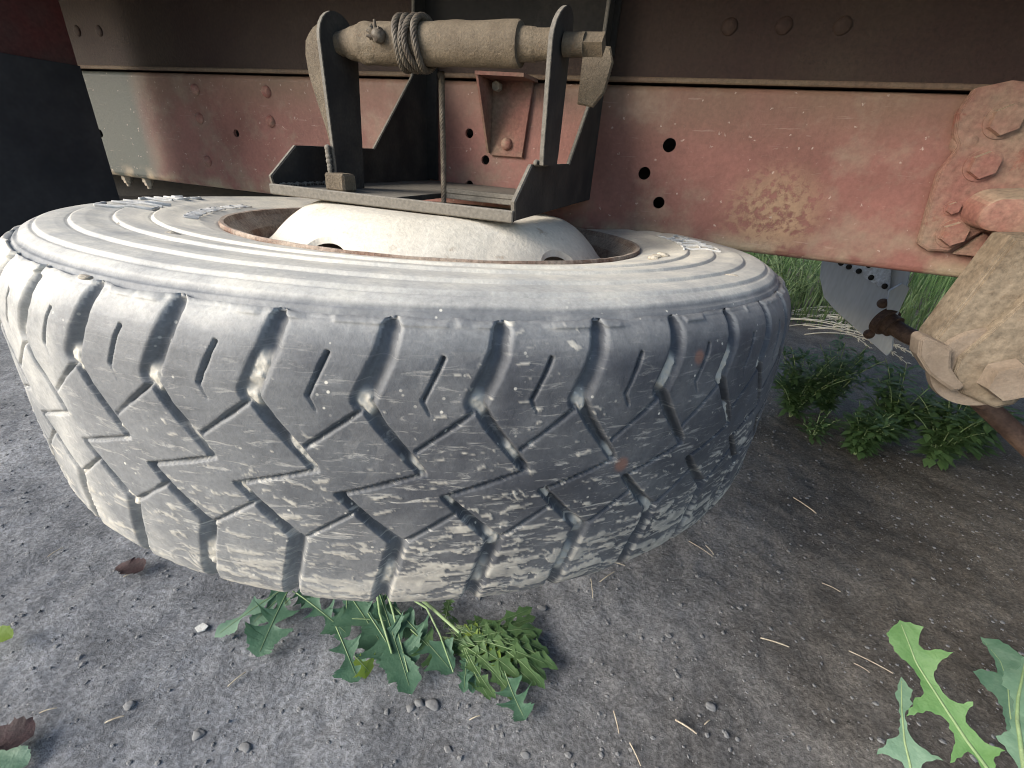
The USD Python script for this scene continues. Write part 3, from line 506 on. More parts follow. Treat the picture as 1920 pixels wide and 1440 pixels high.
# polylines of one pitch (9 degrees): (angle deg, z mm, half width mm); depth mm, wall mm
FEAT = [
    ([(.15, 122.5, 8.8), (-.2, 108, 9.0), (-1.75, 76, 9.4)], 8.5, 8.0, 'shoulder'),
    ([(-1.6, 75, 5.8), (-.4, 56, 5.0), (2.35, 22, 4.0)], 8.0, 3.4, 'mid'),
    ([(2.7, 19.5, 1.2), (-4.2, -1.5, 1.2)], 7, 1.4, 'cross'),
    ([(-3.8, -3, 4.0), (-1.9, -24, 4.8), (.35, -46, 5.8)], 8.0, 3.4, 'mid'),
    ([(.4, -48, 8.4), (-1.1, -100, 8.6), (-1.6, -128, 8.6)], 8.5, 8.0, 'shoulder'),
    ([(-1.6, 71.5, 1.9), (-6.2, 38, 1.4)], 5.5, 2.0, 'thin'),
    ([(-3.0, -17.5, 1.6), (-7.5, -47, 1.6)], 5.5, 2.0, 'thin'),
    ([(-4.2, 107, 1.7), (-5.65, 77.5, 1.6)], 5.5, 1.8, 'sipe'),
    ([(-5.65, 77.5, 1.3), (-5.15, 67, .7)], 1.8, 1.2, 'sipe')]
def tread(theta, zmm, wob):
    """groove depth in mm and a groove mask at tread points; theta in degrees from the reference pitch"""
    D = np.zeros_like(theta); tl = np.mod(theta + NP / 2, NP) - NP / 2
    for pts, dep, wall, kind in FEAT:
        for sh_ in (-2 * NP, -NP, 0, NP, 2 * NP):
            t = tl + sh_
            if (t.min() - 2 > max(p[0] for p in pts)) or (t.max() + 2 < min(p[0] for p in pts)): continue
            best = np.full(theta.shape, 1e9)
            for (a0, z0, h0), (a1, z1, h1) in zip(pts[:-1], pts[1:]):
                ax, ay, bx, by = a0 * MM, z0, a1 * MM, z1
                dx, dy = bx - ax, by - ay; k = np.clip(((t * MM - ax) * dx + (zmm - ay) * dy) / (dx * dx + dy * dy), 0, 1)
                dd = np.hypot(t * MM - ax - k * dx, zmm - ay - k * dy) - (h0 + (h1 - h0) * k); best = np.minimum(best, dd)
            best = best + wob * (1.0 if kind != 'shoulder' else .6)
            dd = dep * (1 - sstep(-wall, 0.35, best)); D = np.maximum(D, dd)
    return D
# angles: fine where the photograph sees the tread, coarse on the back
ang = np.r_[np.arange(-138, -104, .17), np.arange(-104, -24, .112), np.arange(-24, 20, .17), np.arange(20, 222, .75)]
lip, RLIP = .1286, .5124
z_t = np.r_[np.arange(lip, .104, -.0011), np.arange(.104, -.115, -.00145), np.arange(-.115, -lip - .0002, -.0012)]
r_t = RLIP + .0236 * np.interp(np.abs(z_t), np.array([0, .06, .085, .100, .112, .120, .1252, .1286]), [1, .97, .90, .79, .60, .40, .20, 0]) + .0050 * sstep(-.085, -.12, z_t)
# sidewall, outward to inward, with moulded rings stepping down towards the shoulder
ru = np.r_[np.arange(.5105, .388, -.0014), np.arange(.388, .317, -.0028)]
base_r = [.300, .317, .326, .345, .385, .42, .4515, .475, .495, .5124]
base_z = [.118, .128, .1345, .1395, .1440, .1462, .1462, .1440, .1392, .1286]
zu = np.interp(ru, base_r, base_z)
zu -= .0022 * sstep(.5075, .5093, ru)
for rk in (.3925, .427, .464, .4906, .503): zu += .0021 * (sstep(rk + .0016, rk - .0010, ru) - sstep(rk - .002, rk - .030, ru)) - .0013 * np.exp(-((ru - rk - .0012) / .0014) ** 2)
nU = len(ru); rl = np.linspace(.5105, .318, 36); zl = -np.interp(rl, base_r, base_z)
prof_r = np.r_[ru[::-1], r_t, rl]; prof_z = np.r_[zu[::-1], z_t, zl]
kT0, kT1 = nU, nU + len(r_t); nP = len(prof_r); nA = len(ang)
A, _ = np.meshgrid(ang, prof_z, indexing='ij'); PR = np.tile(prof_r, (nA, 1)); PZ = np.tile(prof_z, (nA, 1))
arc = A * MM / 1000
q3 = np.stack([np.cos(A * DEG) * 3, np.sin(A * DEG) * 3, PZ * 6], -1)
cyl3 = np.stack([np.cos(A * DEG) * R0, np.sin(A * DEG) * R0, PZ], -1)
At, Zt = A[:, kT0:kT1], PZ[:, kT0:kT1] * 1000
c3 = cyl3[:, kT0:kT1]
wob = (meshkit.fbm(c3 * 70, 3, 2) - .5) * 1.8
depth = tread(At + 65.87, Zt, wob)
# dried mud: wedged at the groove knees and ends, flakes over the lower half
clump = np.zeros_like(depth)
tl = np.mod(At + 65.87 + NP / 2, NP) - NP / 2
pit = np.floor((At + 65.87 + NP / 2) / NP)
for (a0, z0, rad, prob) in [(2.2, 23, 12, .75), (-1.7, 73, 11, .6), (-1.2, 90, 16, .35), (-3.7, -5, 9, .3), (1.3, 36, 11, .5), (.2, -46, 11, .35), (-.7, -85, 16, .55)]:
    for off in (-NP, 0, NP):
        pid = pit - off / NP
        have = (np.modf(np.sin(pid * 12.9898 + z0 * 1.7) * 43758.5453)[0] % 1) < prob
        dd = np.hypot((tl + off * 1.0 - a0) * MM, (Zt - z0) * .8); clump = np.maximum(clump, have * (1 - sstep(.35 * rad, rad, dd)))
cn = meshkit.fbm(c3 * 60, 4, 31)
clump = np.clip(clump * 1.5 * (cn * 1.6), 0, 1) * sstep(3, 8, depth)
muddy = clump.copy()
depth = depth * (1 - .62 * clump) + clump * (meshkit.fbm(c3 * 230, 2, 12) - .5) * 4
wv = np.stack([arc[:, kT0:kT1], Zt / 1000, 0 * Zt], -1)
w1_, w2_ = meshkit.fbm(wv * 30, 3, 6) - .5, meshkit.fbm(wv * 55 + 7, 3, 16) - .5
fa, fz = arc[:, kT0:kT1] + w2_ * .030, Zt / 1000 + w1_ * .016 + arc[:, kT0:kT1] * .11 + w2_ * .008
fl = .6 * meshkit.fbm(np.stack([fa * 48 + fz * 20, fz * 250 - fa * 9, 0 * fa], -1), 4, 41) + .4 * meshkit.fbm(np.stack([fa * 120, fz * 330, 0 * fa + 3], -1), 3, 47)
big = meshkit.fbm(c3 * 9, 3, 17)
side_ = np.exp(-((At + 62) / 34) ** 2)                          # the splashed stretch of the tread
thr = np.interp(Zt, [-131, -100, -60, -10, 40, 90], [.455, .485, .55, .625, .69, .76]) + (big - .5) * .35 + (1 - side_) * .09
flake = sstep(-.015, .035, fl - thr) * (1 - sstep(1, 4, depth))
muddy = np.maximum(muddy, flake * np.clip(.25 + 1.1 * (meshkit.fbm(c3 * 140, 3, 61) - .15), .2, .95))
rad_t = PR[:, kT0:kT1] - depth / 1000 + flake * .0005
rad_t += (meshkit.fbm(c3 * 25, 3, 21) - .5) * .0022
# ragged moulding lip along the upper shoulder
lipn = meshkit.fbm(np.stack([arc[:, kT0:kT1] * 42, 0 * Zt, 0 * Zt], -1), 3, 55)
rad_t += .0034 * np.exp(-((Zt - 127) / 1.6) ** 2) * sstep(.40, .6, lipn) * (depth < 2)
PR[:, kT0:kT1] = rad_t
rag = (meshkit.fbm(np.stack([arc * 28, 0 * arc, 0 * arc], -1), 4, 71) - .5) * .004
PZ[:, kT0] += .0012 + .0028 * (meshkit.fbm(np.stack([arc[:, kT0] * 60, 0 * arc[:, kT0], 0 * arc[:, kT0]], -1), 4, 77) - .45)
PZ += rag * np.exp(-((PR - RLIP) / .004) ** 2) * np.exp(-((PZ - lip) / .004) ** 2)
PZ[:, :nU] += (meshkit.fbm(cyl3[:, :nU] * 12 + PR[:, :nU, None] * 9, 3, 5) - .5) * .0011
V = np.stack([np.cos(A * DEG) * PR, np.sin(A * DEG) * PR, PZ], -1)
# press the tyre a little where it bears on the frame rail
W_ = V @ TILT[:3, :3].T + TILT[:3, 3]
W_[..., 2] -= .012 * sstep(.27, .33, W_[..., 1]) * sstep(.46, .36, np.abs(W_[..., 0])) * sstep(0, .1, W_[..., 2])
I = np.arange(nA * nP).reshape(nA, nP); J = np.roll(I, -1, axis=0)
F = np.concatenate([np.stack([I[:, :-1], I[:, 1:], J[:, 1:]], -1).reshape(-1, 3), np.stack([I[:, :-1], J[:, 1:], J[:, :-1]], -1).reshape(-1, 3)])
n_test = np.cross(W_[0, kT0 + 80] - W_[0, kT0 + 79], W_[1, kT0 + 79] - W_[0, kT0 + 79])
F = F[:, ::-1] if np.dot(np.cross(W_.reshape(-1, 3)[F[len(F) // 4, 1]] - W_.reshape(-1, 3)[F[len(F) // 4, 0]], W_.reshape(-1, 3)[F[len(F) // 4, 2]] - W_.reshape(-1, 3)[F[len(F) // 4, 0]]), W_.reshape(-1, 3)[F[len(F) // 4, 0]]) < 0 else F
dust = np.zeros_like(A)
dust[:, :nU] = np.interp(PR[:, :nU], [.318, .392, .427, .49, .5026, .5036, .5124], [.95, .95, .88, .82, .78, .60, .62])
gl = meshkit.fbm(c3 * 6, 3, 91)
leftness = sstep(-45, -105, At)  # paler leftwards: part dust, part light from that side painted in
dust[:, kT0:kT1] = .31 + .35 * leftness + (gl - .5) * .25 + .28 * sstep(100, 127, Zt) * (depth < 3) + .05 * sstep(2, 8, depth) * (1 - clump) + .10 * sstep(-40, -120, Zt) * side_
dust[:, kT1:] = .4
mudv = np.zeros_like(A); mudv[:, kT0:kT1] = muddy
stain = np.zeros_like(A)
for (a0, z0, ra) in ((-46.0, 12, 9), (-38.8, 98, 8)): stain[:, kT0:kT1] = np.maximum(stain[:, kT0:kT1], .75 * (1 - sstep(.4, 1, np.hypot((At - a0) * MM, Zt - z0) / ra)))
tyre = usdkit.mesh(stage, path_of('tyre', wheel), (W_.reshape(-1, 3), F), M['tyre'], smooth=True, uv=np.stack([arc, np.tile(np.r_[0, np.cumsum(np.hypot(np.diff(prof_r), np.diff(prof_z)))], (nA, 1))], -1).reshape(-1, 2)).GetPrim()
tag(tyre, label='dusty black off road truck tyre with zigzag tread blocks')
onT = np.zeros_like(A); onT[:, kT0:kT1] = sstep(128, 100, Zt) * np.interp(Zt, [-120, 0, 60, 110], [1.35, 1.0, .55, .35]) * (.5 + .7 * side_)
for nm, arr in (('dust', dust), ('mud', mudv), ('stain', stain), ('streak', onT)): primvar(tyre, nm, arr.ravel())

# raised moulded lettering on the upper sidewall
def wheel_xf(t): t = t.copy(); t.apply_transform(TILT); return t
def side_z(r): return float(np.interp(r, ru[::-1], zu[::-1]))
def bars(strokes, a_mid, r_mid, h, wdt=.004, rise=.0042):
    """letter strokes given in a unit cell (u along the arc, v outward), laid on the sidewall as raised ribs"""
    ms = []
    for s in strokes:
        pts = []
        for (u0, v0), (u1, v1) in zip(s[:-1], s[1:]):
            for k in np.linspace(0, 1, 6): pts.append((u0 + (u1 - u0) * k, v0 + (v1 - v0) * k))
        P = []
        for u, v in pts:
            r = r_mid + (v - .5) * h; a = a_mid - u * h / r_mid; P.append((r * math.cos(a), r * math.sin(a), side_z(r) + rise * .35))
        t = tube(P, wdt / 2, 6); t.vertices[:, 2] = np.where(True, t.vertices[:, 2], 0); ms.append(t)
    return cat(ms)
GL = {'E': [[(0, 0), (0, 1)], [(0, 0), (.55, 0)], [(0, .5), (.45, .5)], [(0, 1), (.55, 1)]], 'T': [[(.3, 0), (.3, 1)], [(0, 1), (.6, 1)]], 'I': [[(.2, 0), (.2, 1)]], 'N': [[(0, 0), (0, 1), (.55, 0), (.55, 1)]],
      'U': [[(0, 1), (0, .25), (.12, 0), (.43, 0), (.55, .25), (.55, 1)]], 'R': [[(0, 0), (0, 1), (.45, 1), (.55, .78), (.45, .52), (0, .52)], [(.25, .52), (.58, 0)]], 'S': [[(.55, .88), (.4, 1), (.12, 1), (0, .78), (.1, .56), (.45, .46), (.55, .22), (.42, 0), (.1, 0), (0, .14)]],
      'A': [[(0, 0), (.3, 1), (.6, 0)], [(.12, .4), (.48, .4)]], 'L': [[(0, 1), (0, 0), (.5, 0)]]}
def word(txt, a0, r, h, wdt, gap=.28):
    u = 0; out = []
    for c in txt:
        g = GL.get(c)
        if g: out.append(bars(g, a0 - u * h / r, r, h, wdt))
        u += .6 + gap
    return out
for t in word('EN', -135 * DEG, .428, .058, .0045): obj('raised_letter', wheel_xf(t), M['letter'], tyre, smooth=True)
for t in word('TUS', -152 * DEG, .440, .040, .0045): obj('raised_letter', wheel_xf(t), M['letter'], tyre, smooth=True)
for t in word('SRUEL', 30 * DEG, .412, .052, .0035): obj('raised_letter', wheel_xf(t), M['letter'], tyre, smooth=True)
small = []
for k in range(26):
    if k in (10, 18): continue
    small += word('ILTNAEITLI'[k % 10], (-128 - k * 1.5) * DEG, .354, .016, .002)
obj('small_lettering', wheel_xf(cat(small)), M['letter'], tyre, smooth=True)
# crumbs of dried mud lying on the sidewall
rnd = random.Random(8)
for k, (a, b, s) in enumerate([(237, 422, .008), (325, 443, .008), (600, 475, .004), (1245, 478, .007), (1232, 480, .006), (1372, 520, .006), (160, 520, .004), (838, 527, .003), (930, 517, .0035), (1225, 484, .005)]):
    p = at(a, b, 2, .147 - .0429 * at(a, b, 2, .15)[1])
    s_ = trimesh.creation.icosphere(2, s); s_.vertices *= [1.2, .9, .5]; s_ = rough(s_, s * .5, 120, k); s_.apply_translation(p)
    obj('mud_crumb', s_, M['clay'], tyre, smooth=True)

# rim: rusty flange ring, dark well, pale dished disc with hand holes
rim = revolve([(.3232, .1392), (.3248, .1352), (.3225, .124), (.305, .114), (.286, .07), (.286, -.08), (.305, -.114), (.3225, -.124), (.318, -.130), (.298, -.118), (.279, -.08), (.279, .07), (.298, .116), (.314, .131), (.3185, .1385)], 180)
rimo = obj('rim', wheel_xf(rough(rim, .0012, 40, 3, .012)), M['rust'], wheel, smooth=35, label='rusty rim flange ring')
DISC = [(.06, .168), (.170, .1685), (.192, .1665), (.213, .159), (.233, .145), (.250, .129), (.264, .114), (.2788, .103)]
dr = np.array(DISC); rs = np.linspace(.05, .2788, 60)
from scipy.interpolate import PchipInterpolator
dz = PchipInterpolator(np.r_[.0, dr[:, 0]], np.r_[.166, dr[:, 1]])(rs)
prof = np.r_[np.c_[rs, dz], np.c_[rs[::-1], dz[::-1] - .009]]
disc = man(revolve(prof, 144))
for k in range(5):
    a = (k * 72 - 97) * DEG; disc -= mf.Manifold.cylinder(.12, .017, .017, 32).scale((1, 2.1, 1)).translate((.2585, 0, .06)).rotate((0, 0, math.degrees(a)))
obj('wheel_disc', wheel_xf(rough(disc, .0009, 22, 9, .009)), M['disc'], wheel, smooth=35, label='pale dished wheel disc with hand holes')
obj('rim_well', wheel_xf(revolve([(.2785, -.10), (.2785, .088), (.2755, .088), (.2755, -.10)], 120)), M['rimdark'], wheel, smooth=35)
obj('cable_hook_plate', wheel_xf(tri(cyl((0, 0, .05), (0, 0, .062), .049))), M['dark'], wheel)

# ------------------------------------------------------------------ plants
def bez(p0, p1, p2, n): t = np.linspace(0, 1, n)[:, None]; return (1 - t) ** 2 * p0 + 2 * t * (1 - t) * p1 + t * t * p2
def leaf_mesh(base, tip, width, face, arch=.12, lobes=4, seed=0, petiole=.12, fold=.18, depth=.90, n=110, side_bend=0.0, ragged=1.0):
    """pinnately lobed, toothed leaf blade between base and tip; face is roughly the way the upper side looks. Returns blade and midrib"""
    rg = np.random.RandomState(seed); base, tip = np.array(base, float), np.array(tip, float); L = np.linalg.norm(tip - base)
    ax = (tip - base) / L; nr = np.array(face, float); nr -= ax * (nr @ ax); nr /= np.linalg.norm(nr); sd = np.cross(nr, ax)
    c = bez(base, (base + tip) / 2 + nr * arch * L + sd * side_bend * L, tip, n); T = np.gradient(c, axis=0); T /= np.linalg.norm(T, axis=1, keepdims=True)
    S = np.cross(nr, T); S /= np.linalg.norm(S, axis=1, keepdims=True); Nn = np.cross(T, S)
    t = np.linspace(0, 1, n); env = np.interp(t, [0, petiole, .3, .55, .8, .93, 1], [.05, .10, .62, .92, .95, .62, .01])
    rows = []
    for s in (-1, 1):
        ph = rg.uniform(0, .5); warp = t + .05 * np.sin(t * 9 + rg.uniform(0, 6)); p = np.mod(warp * lobes * (1 + .12 * rg.randn() * .5) + ph, 1)
        lob = np.where(p < .55, p / .55, 1 - ((p - .55) / .45)) ** 1.7
        dpt = depth * np.interp(t, [0, .7, .9, 1], [1, .95, .45, .1]); w = env * (1 - dpt + dpt * lob)
        teeth = np.mod(t * lobes * 5.2 + rg.uniform(0, 1), 1) ** 2; w = w * (1 + .16 * ragged * (teeth - .4)) * (1 + .1 * rg.randn(n) * .5)
        w = np.clip(w, .012, None) * width / 2; back = -.45 * w * np.clip(lob, 0, 1) * np.interp(t, [0, .75, 1], [1, .8, 0])
        wav = (np.sin(t * lobes * 6.28 + rg.uniform(0, 6)) * .10 + rg.randn() * .03)
        rows.append((c + S * (s * w)[:, None] + T * back[:, None] + Nn * (w * (fold + wav))[:, None], c + S * (s * w * .5)[:, None] + T * (back * .4)[:, None] + Nn * (w * fold * .28)[:, None]))
    V = np.concatenate([rows[0][0], rows[0][1], c, rows[1][1], rows[1][0]]); F = []
    for k in range(4):
        a = np.arange(n - 1) + k * n; b = a + n; F += [np.stack([a, a + 1, b + 1], 1), np.stack([a, b + 1, b], 1)]
    return trimesh.Trimesh(V, np.concatenate(F), process=False), c, Nn
def add_leaf(parent, mat, base, tip, width, face, rib=.0016, **kw):
    b, c, Nn = leaf_mesh(base, tip, width, face, **kw)
    lf = obj('leaf', b, mat, parent, smooth=True)
    k = slice(0, int(len(c) * .95), 3); r = np.linspace(rib, rib * .25, len(c))[k]
    obj('midrib', tube((c + Nn * (rib * .45))[k], r, 6), M['stem'], lf, smooth=True)
    return lf
UPV = np.array([0, 0, 1.])
# the sow thistle growing close to the lens at the lower right corner
thistle = thing('sow_thistle', 'bright green lobed sow thistle close to the viewer in the lower right corner', 'weed')
root = np.array([.955, -.16, GZ + .005])
look = lambda p: (CAM - p) / np.linalg.norm(CAM - p)
def sheet_leaf(parent, mat, right, left, mid, dists, rib, seed, wave=.004, teeth=.05):
    """lobed leaf blade lying in its own tilted plane; right and left edges and midrib run from the tip to the base as pixels of a 4x enlargement of the corner"""
    P = lambda l: [(1440 + a / 4, 1080 + b / 4) for a, b in l]
    d0, d1 = dists; t_, b_ = P(mid)[0], P(mid)[-1]
    A0, B0 = deep(*t_, d0), deep(*b_, d1); ax = (B0 - A0) / np.linalg.norm(B0 - A0); nr = look((A0 + B0) / 2) + .25 * UPV; nr -= ax * (nr @ ax); nr /= np.linalg.norm(nr); sd = np.cross(nr, ax)
    def loc(p):
        d = ray(*p); X = CAM + d * (((A0 - CAM) @ nr) / (d @ nr)); return np.array([(X - A0) @ ax, (X - A0) @ sd])
    rg = np.random.RandomState(seed); ring = []
    full = P(right) + P(left)[::-1]; pts = [loc(p) for p in [t_] + full]
    for p, q in zip(pts, pts[1:] + pts[:1]):                    # small irregular teeth along every edge
        L = np.linalg.norm(q - p); n = max(int(L / .005), 1); nn = np.array([(q - p)[1], -(q - p)[0]]) / (L + 1e-9)
        for k in range(n): ring.append(p + (q - p) * k / n + nn * (rg.uniform(-1, 1) * .0011 + (.0012 if k % 2 else -.0006)) * (k > 0))
    pl = Polygon(ring).buffer(0); pl = max(getattr(pl, 'geoms', [pl]), key=lambda g: g.area)
    m = tri(plate(pl, 2, 0, .0005, 0).refine_to_length(.006)); v = m.vertices; mloc = np.array([loc(p) for p in P(mid)])
    dist = v[:, 1] - np.interp(v[:, 0], mloc[:, 0], mloc[:, 1]); L = mloc[-1, 0]
    lift = lambda u, w: wave * 2.2 * (meshkit.fbm(np.stack([u * 28, w * 28, 0 * u + seed], -1), 3, seed) - .5) + np.abs(w) * .16 + .05 * L * np.sin(np.clip(u / L, 0, 1) * PI)
    W = lambda u, w0, z: A0 + u[:, None] * ax + w0[:, None] * sd + z[:, None] * nr
    m.vertices = W(v[:, 0], v[:, 1], v[:, 2] + lift(v[:, 0], dist)); lf = obj('leaf', m, mat, parent, smooth=50)
    u = np.linspace(.006, L, 40); w0 = np.interp(u, mloc[:, 0], mloc[:, 1]); obj('midrib', tube(W(u, w0, lift(u, 0 * u) + rib * .3), np.linspace(rib * .25, rib, 40), 8), M['stem'], lf, smooth=True)
sheet_leaf(thistle, M['leaf_mid'], [(1650, 470), (1730, 478), (1800, 520), (1860, 570), (1950, 640), (1900, 760), (1850, 860), (1900, 1000), (1880, 1200)], [(1600, 480), (1650, 560), (1700, 640), (1715, 730), (1600, 700), (1530, 720), (1640, 860), (1700, 900), (1760, 1010), (1800, 1200)], [(1590, 455), (1740, 640), (1790, 800), (1810, 1000), (1840, 1220)], (.86, .78), .0014, 14)
sheet_leaf(thistle, M['leaf_grey'], [(1035, 800), (1085, 860), (1060, 930), (1085, 965), (1022, 1040), (1040, 1110), (1060, 1200), (1095, 1250), (1180, 1310), (1305, 1390), (1180, 1395), (1140, 1450), (1150, 1600), (1180, 1800)], [(970, 820), (950, 880), (985, 990), (975, 1150), (965, 1210), (890, 1230), (880, 1270), (825, 1300), (810, 1345), (900, 1350), (1000, 1400), (1025, 1450), (1060, 1600), (1130, 1800)], [(1000, 755), (1000, 1000), (1020, 1250), (1065, 1440), (1150, 1800)], (.71, .62), .0022, 6)
sheet_leaf(thistle, M['leaf_near'], [(1060, 345), (1160, 380), (1130, 440), (1120, 510), (1160, 550), (1280, 545), (1370, 565), (1270, 640), (1230, 740), (1290, 860), (1340, 910), (1400, 940), (1540, 910), (1470, 1000), (1460, 1080), (1560, 1190), (1600, 1230), (1750, 1290), (1680, 1340), (1690, 1440), (1760, 1560), (1850, 1800)],
           [(940, 370), (880, 430), (940, 560), (1050, 660), (1110, 740), (1155, 870), (1085, 900), (1015, 1035), (1200, 1000), (1310, 1060), (1380, 1200), (1340, 1380), (1480, 1300), (1560, 1370), (1620, 1500), (1790, 1800)], [(985, 330), (1100, 640), (1310, 980), (1470, 1220), (1640, 1440), (1830, 1800)], (.70, .58), .0028, 3)
sheet_leaf(thistle, M['leaf_grey'], [(2000, 640), (2060, 760), (2150, 800), (2050, 900), (2010, 1000), (2120, 1120), (2080, 1200), (2000, 1280), (2010, 1440), (2000, 1800)], [(1900, 620), (1880, 700), (1760, 740), (1745, 850), (1810, 890), (1830, 1000), (1800, 1120), (1820, 1170), (1700, 1230), (1790, 1340), (1840, 1400), (1870, 1500), (1930, 1800)], [(1945, 560), (1900, 800), (1868, 950), (1862, 1120), (1890, 1300), (1965, 1800)], (.66, .54), .0034, 11)
obj('stem', tube([root, root + [-.01, -.01, .08], deep(1905, 1560, .60)], [.007, .006, .004], 8), M['stem'], thistle, smooth=True)

def ground_leaf(parent, mat, b, t, wpx, h0=.03, h1=.02, **kw):
    """leaf over the ground between two pixels, h0 and h1 metres above it"""
    p0, p1 = at(b[0], b[1], 2, GZ + h0), at(t[0], t[1], 2, GZ + h1); wd = wpx * .0013
    return add_leaf(parent, mat, p0, p1, wd, UPV * .8 + look(p0) * .5, **kw)
w1 = thing('weed', 'leftmost lobed green weed creeping out from under the near tread of the tyre', 'weed')
for b, t, w, s, l, k in [((545, 1098), (483, 1232), 78, 21, 3.0, 'leaf_mid'), ((552, 1092), (402, 1195), 34, 22, 2.5, 'leaf_grey'), ((560, 1092), (470, 1172), 46, 23, 3, 'leaf_mid'), ((548, 1108), (575, 1128), 40, 24, 3, 'leaf_mid'),
                         ((556, 1112), (655, 1192), 52, 25, 4.5, 'leaf_mid'), ((630, 1175), (672, 1278), 56, 26, 3, 'leaf_mid'), ((570, 1075), (590, 1140), 36, 27, 3, 'leaf_mid'), ((545, 1120), (520, 1150), 40, 28, 2, 'leaf_mid')]:
    ground_leaf(w1, M[k], b, t, w, seed=s, lobes=l, rib=.0011, h0=.04, h1=.015, arch=.10)
w2 = thing('weed', 'broad leaved weed in the middle of the clump below the tyre, between two others', 'weed')
for b, t, w, s, l, k in [((640, 1095), (720, 1215), 105, 31, 3.0, 'leaf_mid'), ((660, 1160), (780, 1172), 66, 32, 3.5, 'leaf_mid'), ((690, 1150), (762, 1268), 105, 33, 2.6, 'leaf_mid'), ((705, 1095), (772, 1302), 70, 34, 2.2, 'leaf_mid'),
                         ((665, 1230), (694, 1262), 45, 35, 2, 'leaf_yellow'), ((650, 1120), (650, 1165), 60, 36, 2, 'leaf_mid'), ((720, 1095), (820, 1100), 50, 37, 3, 'leaf_herb'), ((730, 1130), (850, 1262), 62, 38, 4, 'leaf_mid'), ((725, 1110), (700, 1190), 70, 39, 2.5, 'leaf_mid'), ((770, 1180), (830, 1240), 62, 40, 3, 'leaf_herb')]:
    ground_leaf(w2, M[k], b, t, w, seed=s, lobes=l, rib=.0011, h0=.045, h1=.012, arch=.10)
for pts in [((720, 1090), (735, 1140), (750, 1200), (765, 1260)), ((735, 1100), (800, 1140), (825, 1190), (850, 1260)), ((705, 1095), (712, 1150), (735, 1225))]:
    obj('stem', tube([at(a, b, 2, GZ + .06 - .012 * k) for k, (a, b) in enumerate(pts)], [.0026, .0024, .002, .0012][:len(pts)], 7), M['stem'], w2, smooth=True)
w3 = thing('weed', 'dense dark green weed with thin leaves at the right of the clump below the tyre', 'weed')
rg = np.random.RandomState(5)
for k, (tx_, ty_, w, kk) in enumerate([(1000, 1182, 56, 'leaf_herb'), (1020, 1215, 56, 'leaf_herb'), (1034, 1250, 50, 'leaf_herb'), (1005, 1285, 56, 'leaf_herb'), (955, 1290, 56, 'leaf_herb'), (900, 1285, 50, 'leaf_mid'), (985, 1350, 62, 'leaf_mid'), (870, 1278, 50, 'leaf_mid'),
                                   (930, 1240, 60, 'leaf_yellow'), (905, 1160, 50, 'leaf_herb'), (985, 1165, 50, 'leaf_herb'), (975, 1235, 55, 'leaf_yellow'), (840, 1130, 46, 'leaf_herb'), (820, 1210, 50, 'leaf_herb'), (1010, 1235, 50, 'leaf_herb'), (960, 1262, 50, 'leaf_herb'),
                                   (945, 1200, 50, 'leaf_herb'), (985, 1205, 50, 'leaf_herb'), (880, 1235, 50, 'leaf_herb'), (1025, 1275, 44, 'leaf_herb'), (930, 1310, 40, 'leaf_herb')]):
    b = (862 + rg.uniform(-34, 44), 1186 + rg.uniform(-16, 30)); mid = k in (6,)
    if mid: b = (945, 1255)
    for rep_ in range(1 if mid else 3): ground_leaf(w3, M[kk], b, (tx_ + (rg.uniform(-40, 22) if rep_ else 0), ty_ + (rg.uniform(-34, 34) if rep_ else 0)), w * (.95 if mid else .50), h0=.02, h1=.004 + rg.uniform(0, .012), seed=60 + k + 40 * rep_, lobes=5.5 if not mid else 3.2, rib=.0009, arch=.07 + .06 * (k % 3), depth=.93, side_bend=.12 * ((k % 5) - 2) / 2)
obj('stem', tube([at(760, 1100, 2, GZ + .02), at(810, 1140, 2, GZ + .04), at(862, 1186, 2, GZ + .05)], [.004, .0035, .003], 8), M['stem'], w3, smooth=True)

def herb(name, label, x, y, h, nst, seed, mat='leaf_herb', spread=.5, ll=.05, group=None, lw=.30, density=16):
    """bushy herb: splayed stems, each with many small lance leaves joined into one foliage mesh"""
    rg = np.random.RandomState(seed); p = thing(name, label, 'weed', group); z0 = gz(x, y) - .004; lv = []
    for k in range(nst):
        a = rg.uniform(0, 2 * PI); out = rg.uniform(.25, 1) * spread * h; hh = h * rg.uniform(.55, 1)
        c = bez(np.array([x, y, z0]), np.array([x + out * .3 * math.cos(a), y + out * .3 * math.sin(a), z0 + hh * .7]), np.array([x + out * math.cos(a), y + out * math.sin(a), z0 + hh]), 9)
        obj('stem', tube(c, np.linspace(.0028, .0012, 9), 5), M['stem'], p, smooth=True)
        for j in range(density):
            t = rg.uniform(.15, 1); b = c[int(t * 8)] + rg.randn(3) * .002; aa = rg.uniform(0, 2 * PI); d = np.array([math.cos(aa), math.sin(aa), rg.uniform(-.1, .9)]); d /= np.linalg.norm(d)
            L = ll * rg.uniform(.6, 1.25); s = np.cross(d, UPV); s /= np.linalg.norm(s); u = np.cross(s, d); w = L * lw
            Q = np.array([b, b + d * L * .3 + s * w * .35, b + d * L * .3 - s * w * .35, b + d * L * .62 + s * w * .5 - u * .06 * L, b + d * L * .62 - s * w * .5 - u * .06 * L, b + d * L - u * .22 * L, b + d * L * .45 - u * .05 * L + 0 * s,
                          b + d * L * .45 + s * w * .18, b + d * L * .45 - s * w * .18])
            lv.append(trimesh.Trimesh(Q, [(0, 1, 2), (1, 7, 2), (7, 8, 2), (7, 3, 8), (3, 4, 8), (3, 5, 4)], process=False))
    tag(obj('foliage', cat(lv), M[mat], p, smooth=False), kind='stuff')
    return p
herb('weed', 'bushy bright green weed standing just right of the tyre under the frame rail', .93, 1.12, .30, 20, 101, ll=.05, density=44)
